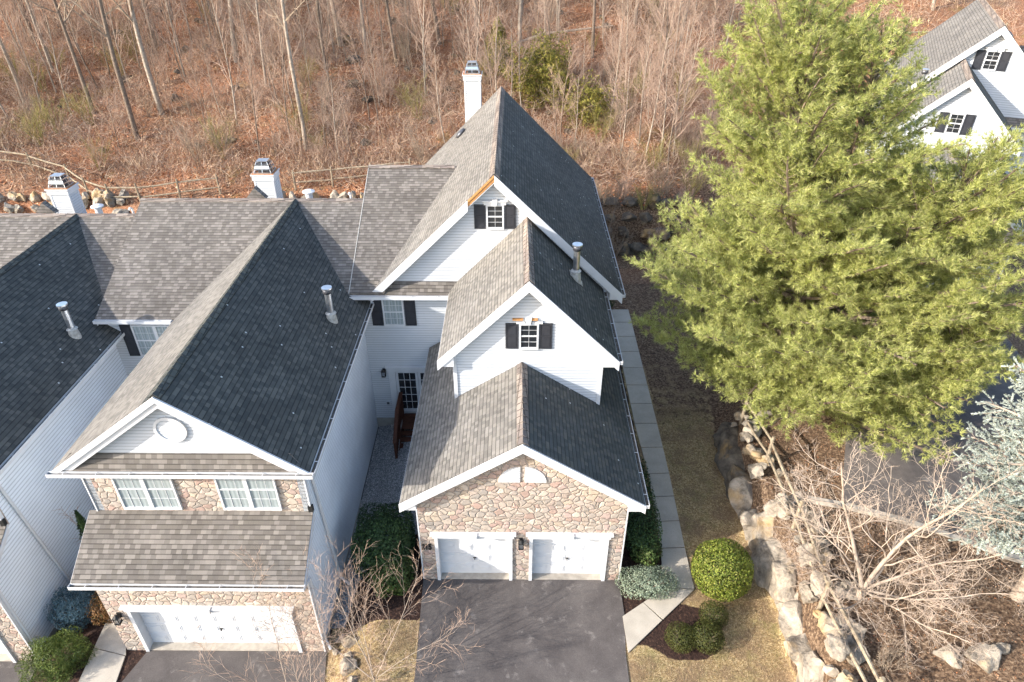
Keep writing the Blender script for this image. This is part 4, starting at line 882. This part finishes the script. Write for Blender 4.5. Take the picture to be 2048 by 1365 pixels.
own(shrubby('bare_shrub',901,1.6,8,'twig','small bare reddish shrub behind the thin dark conifer',None,.012),-14.1,.9,2.1)
for k,(x,y) in enumerate([(5.2,25.6),(6.6,26.4),(7.8,25.4),(9.0,26.3),(10.2,25.2),(11.2,27.2),(6.0,23.8),(8.4,24.2),(10.6,23.6)]):
    own(shrubby('bare_shrub',920+k,1.9,14,['twig2','twig','twigg'][k%3],'dark tangled bare shrub among the boulders behind the tall house','bare shrubs among the rear boulders'),x,y)
own(shrubby('bare_shrub',902,.8,26,'twig2','low pale spiky shrub at the bottom edge right of the rail fence',None,.008,1.2,5),9.95,-4.2)
own(baretree('bare_sapling',903,5.2,.05,[(8,.05,.03,16,.36,34,.2),(5,.12,.05,9,.5,34),(3,.16,.04,4,.5,36),(2,.2,.02,0,0,0)],'bark','bark','thin dark bare tree behind the tall house beside the boulder wall','bare tree'),5.3,23.6)
# ornamental bare trees
def ornamental(name,loc,seed,leaders,P,r,bark,twig,label):
    root=empty(name,(loc[0],loc[1],h(*loc[:2])),label=label,cat='bare tree'); a,b=MB(),MB(); rd=random.Random(seed)
    a.tube([(0,0,-.2),(0,0,.15),(.02,0,.45)],[r*1.5,r*1.15,r],9)
    for (dx,dy,dz,L,rk) in leaders: grow([a,a,b],Vector((dx*.08,dy*.08,.35)),Vector((dx,dy,dz)).normalized(),L,r*rk,0,P,rd)
    a.build('trunk',bark,root,True); b.build('branches',twig,root,False); return root
LD=[(-.12,.25,1,5.2,.62),(.35,.2,1,5.8,.6),(.75,.05,.75,4.2,.4),(-.8,-.1,.7,3.0,.33),(-.5,.8,.7,3.4,.33),(.9,-.5,.42,3.7,.36),(.15,-.95,.38,3.4,.34),(-.45,-.8,.4,2.7,.3),(1,.45,.35,3.6,.32),(.6,-.85,.22,3.3,.3)]
ornamental('ornamental_tree',(10.1,-2.0),17,LD,[(9,.11,.015,13,.5,50,.15),(7,.2,.03,10,.52,48),(5,.26,.03,4,.5,46),(3,.28,.02,0,0,0)],.11,'barkpink','twigpale','spreading bare ornamental tree with pale bark in the upper garden')
LD2=[(-.1,.2,1,3.5,.7),(.5,.3,.9,3.3,.5),(-.85,.3,.7,3.5,.5),(.3,-.5,.9,2.3,.4),(-.3,.7,.8,2.9,.5),(.85,.25,.6,2.7,.4)]
ornamental('young_bare_tree',(-4.35,-3.75),29,LD2,[(7,.07,.02,9,.58,36,.12),(5,.10,.03,6,.62,38),(4,.12,.02,3,.55,38),(3,.15,.0,0,0,0)],.027,'barkpink','twig','young bare tree with pinkish twigs on the strip between the two driveways')
ornamental('young_bare_tree',(-6.35,-4.6),31,[(-.45,.5,.9,4.6,.7),(.2,.45,1,3.4,.5),(-.75,.35,.8,3.4,.5),(-.2,.8,.7,3.1,.4),(.6,.2,.8,2.6,.4)],[(7,.07,.02,9,.58,38,.15),(5,.10,.03,6,.6,38),(4,.12,.02,3,.55,38),(3,.15,.0,0,0,0)],.027,'barkpink','twig','young bare tree whose thin twigs cross the wide garage door')
# ------------------------------------------------------------ needle trees
def tufts(P,D,K,ln,wd,spread):
    n=len(P); P=np.repeat(P,K,0); D=np.repeat(D,K,0); r=rng.normal(size=(n*K,3)); r-=D*(r*D).sum(1)[:,None]; r/=np.linalg.norm(r,axis=1)[:,None]
    d=D+r*(spread*np.sqrt(rng.random(n*K)))[:,None]; d/=np.linalg.norm(d,axis=1)[:,None]
    s=np.cross(d,rng.normal(size=(n*K,3))); s/=np.linalg.norm(s,axis=1)[:,None]; L=(ln*rng.uniform(.75,1.15,n*K))[:,None]
    V=np.empty((n*K,3,3)); V[:,0]=P-s*wd; V[:,1]=P+s*wd; V[:,2]=P+d*L; return V.reshape(-1,3)
def conifer(name,loc,label,leaders,mat,K,ln,wd,spread,bark,droop=0.0,sub=.42,tstep=.15,dens=1.0,cat='conifer',cm=2.6,ey=0.0):
    x0,y0=loc; root=empty(name,(x0,y0,h(x0,y0)),label=label,cat=cat); a,b=MB(),MB(); rd=random.Random(41); TP=[];TD=[]
    for (pts,r0,nl,zlo,Rm,sq) in leaders:
        pts=[Vector(p) for p in pts]; a.tube(pts,[r0*(1-.88*i/(len(pts)-1)) for i in range(len(pts))],9)
        H=pts[-1].z
        def at(z):
            for p,q in zip(pts,pts[1:]):
                if z<=q.z: return p.lerp(q,(z-p.z)/(q.z-p.z))
            return pts[-1]
        for k in range(nl):
            t=(k+rd.random()*.8)/nl; z=zlo+(H-zlo)*t**.95; az=k*2.39996+rd.uniform(-.4,.4)
            L=(Rm*(1-t)**.47*rd.uniform(.72,1.12)+.35)*(1+sq[0]*math.cos(az-sq[1]))*(1-ey*math.sin(az)**2); el=R(8+55*t**1.6+rd.uniform(-8,8))-droop
            if L<.3: continue
            d=Vector((math.cos(az)*math.cos(el),math.sin(az)*math.cos(el),math.sin(el))); q=at(z); n=max(4,int(L/.55)); P_=[q.copy()]
            for i in range(n):
                d=(d+Vector((rd.gauss(0,.07),rd.gauss(0,.07),rd.gauss(0,.05)+(.035 if not droop else -.02)))).normalized(); q=q+d*(L/n); P_.append(q.copy())
            b.tube(P_,[max(.01,.018*L*(1-.85*i/n)+.012) for i in range(n+1)],4)
            m_=int(L/(.30/dens))
            for j in range(m_):
                u=.22+.78*(j+rd.random())/m_; i=min(n-1,int(u*n)); p=P_[i].lerp(P_[i+1],u*n-i); bd=(P_[i+1]-P_[i]).normalized()
                side=bd.cross(Vector((0,0,1))).normalized()*(1 if j%2 else -1); sl=(L*(1-u)*.55+.28)*rd.uniform(.6,1.15); sd=(bd*.75+side*.8+Vector((0,0,rd.uniform(-.1,.3)-droop*.6))).normalized()
                e=p+sd*sl; b.tube([p,p.lerp(e,.5)+Vector((0,0,-.02)),e],[.011,.008,.004],3)
                c=max(1,int(sl/sub*cm))
                for w in range(c):
                    v=(w+rd.random())/c; pp=p.lerp(e,v); s2=sd.cross(Vector((rd.gauss(0,1),rd.gauss(0,1),rd.gauss(0,1)))).normalized(); td=(sd*.7+s2*.7+Vector((0,0,.25-droop))).normalized(); tl=rd.uniform(.08,sub)
                    for g_ in range(max(1,int(tl/tstep))+1): TP.append(pp+td*min(tl,(g_)*tstep+.05)); TD.append((td+Vector((rd.gauss(0,.2),rd.gauss(0,.2),rd.gauss(0,.2)+.15))).normalized())
                TP.append(e); TD.append(sd)
    a.build('trunk',bark,root,True); b.build('branches',bark,root)
    V=tufts(np.array([tuple(p) for p in TP]),np.array([tuple(p) for p in TD]),K,ln,wd,spread); fastmesh('needles',V,np.arange(len(V)).reshape(-1,3),mat,root); return root,len(TP)
_,c=conifer('pine_tree',(11.2,7.0),'huge yellow green white pine filling the right side of the photo',
 [([(0,0,-.3),(-.4,.3,3),(-1.1,.9,7),(-2.0,1.4,11),(-2.4,1.7,14.0)],.34,105,.4,6.9,(.06,3.0)),([(0,0,-.3),(.7,-.1,3),(2.3,-.2,6.5),(3.6,0,9.6)],.26,92,.5,6.2,(.22,-.75)),([(0,0,-.3),(0,.3,3),(.1,.9,8),(.1,1.2,13.4)],.24,60,4.5,4.3,(.1,2.6)),([(0,0,-.3),(2.6,-1.6,2.2),(4.6,-2.3,5.0)],.14,46,.8,3.9,(0,0))],'needle',17,.21,.0085,1.15,'bark',dens=1.25,sub=.5,tstep=.155,cm=3.6,ey=.24)
print('pine tufts',c)
_,c=conifer('blue_spruce',(14.2,-2.5),'pale blue spruce at the right edge above the bare ornamental tree',[([(0,0,-.3),(0,0,4),(0,0,10.6)],.2,100,2.6,2.75,(0,0))],'bluespruce',12,.07,.017,.9,'barkpink',droop=.24,sub=.36,tstep=.055,dens=1.9,cm=4.6)
print('spruce tufts',c)
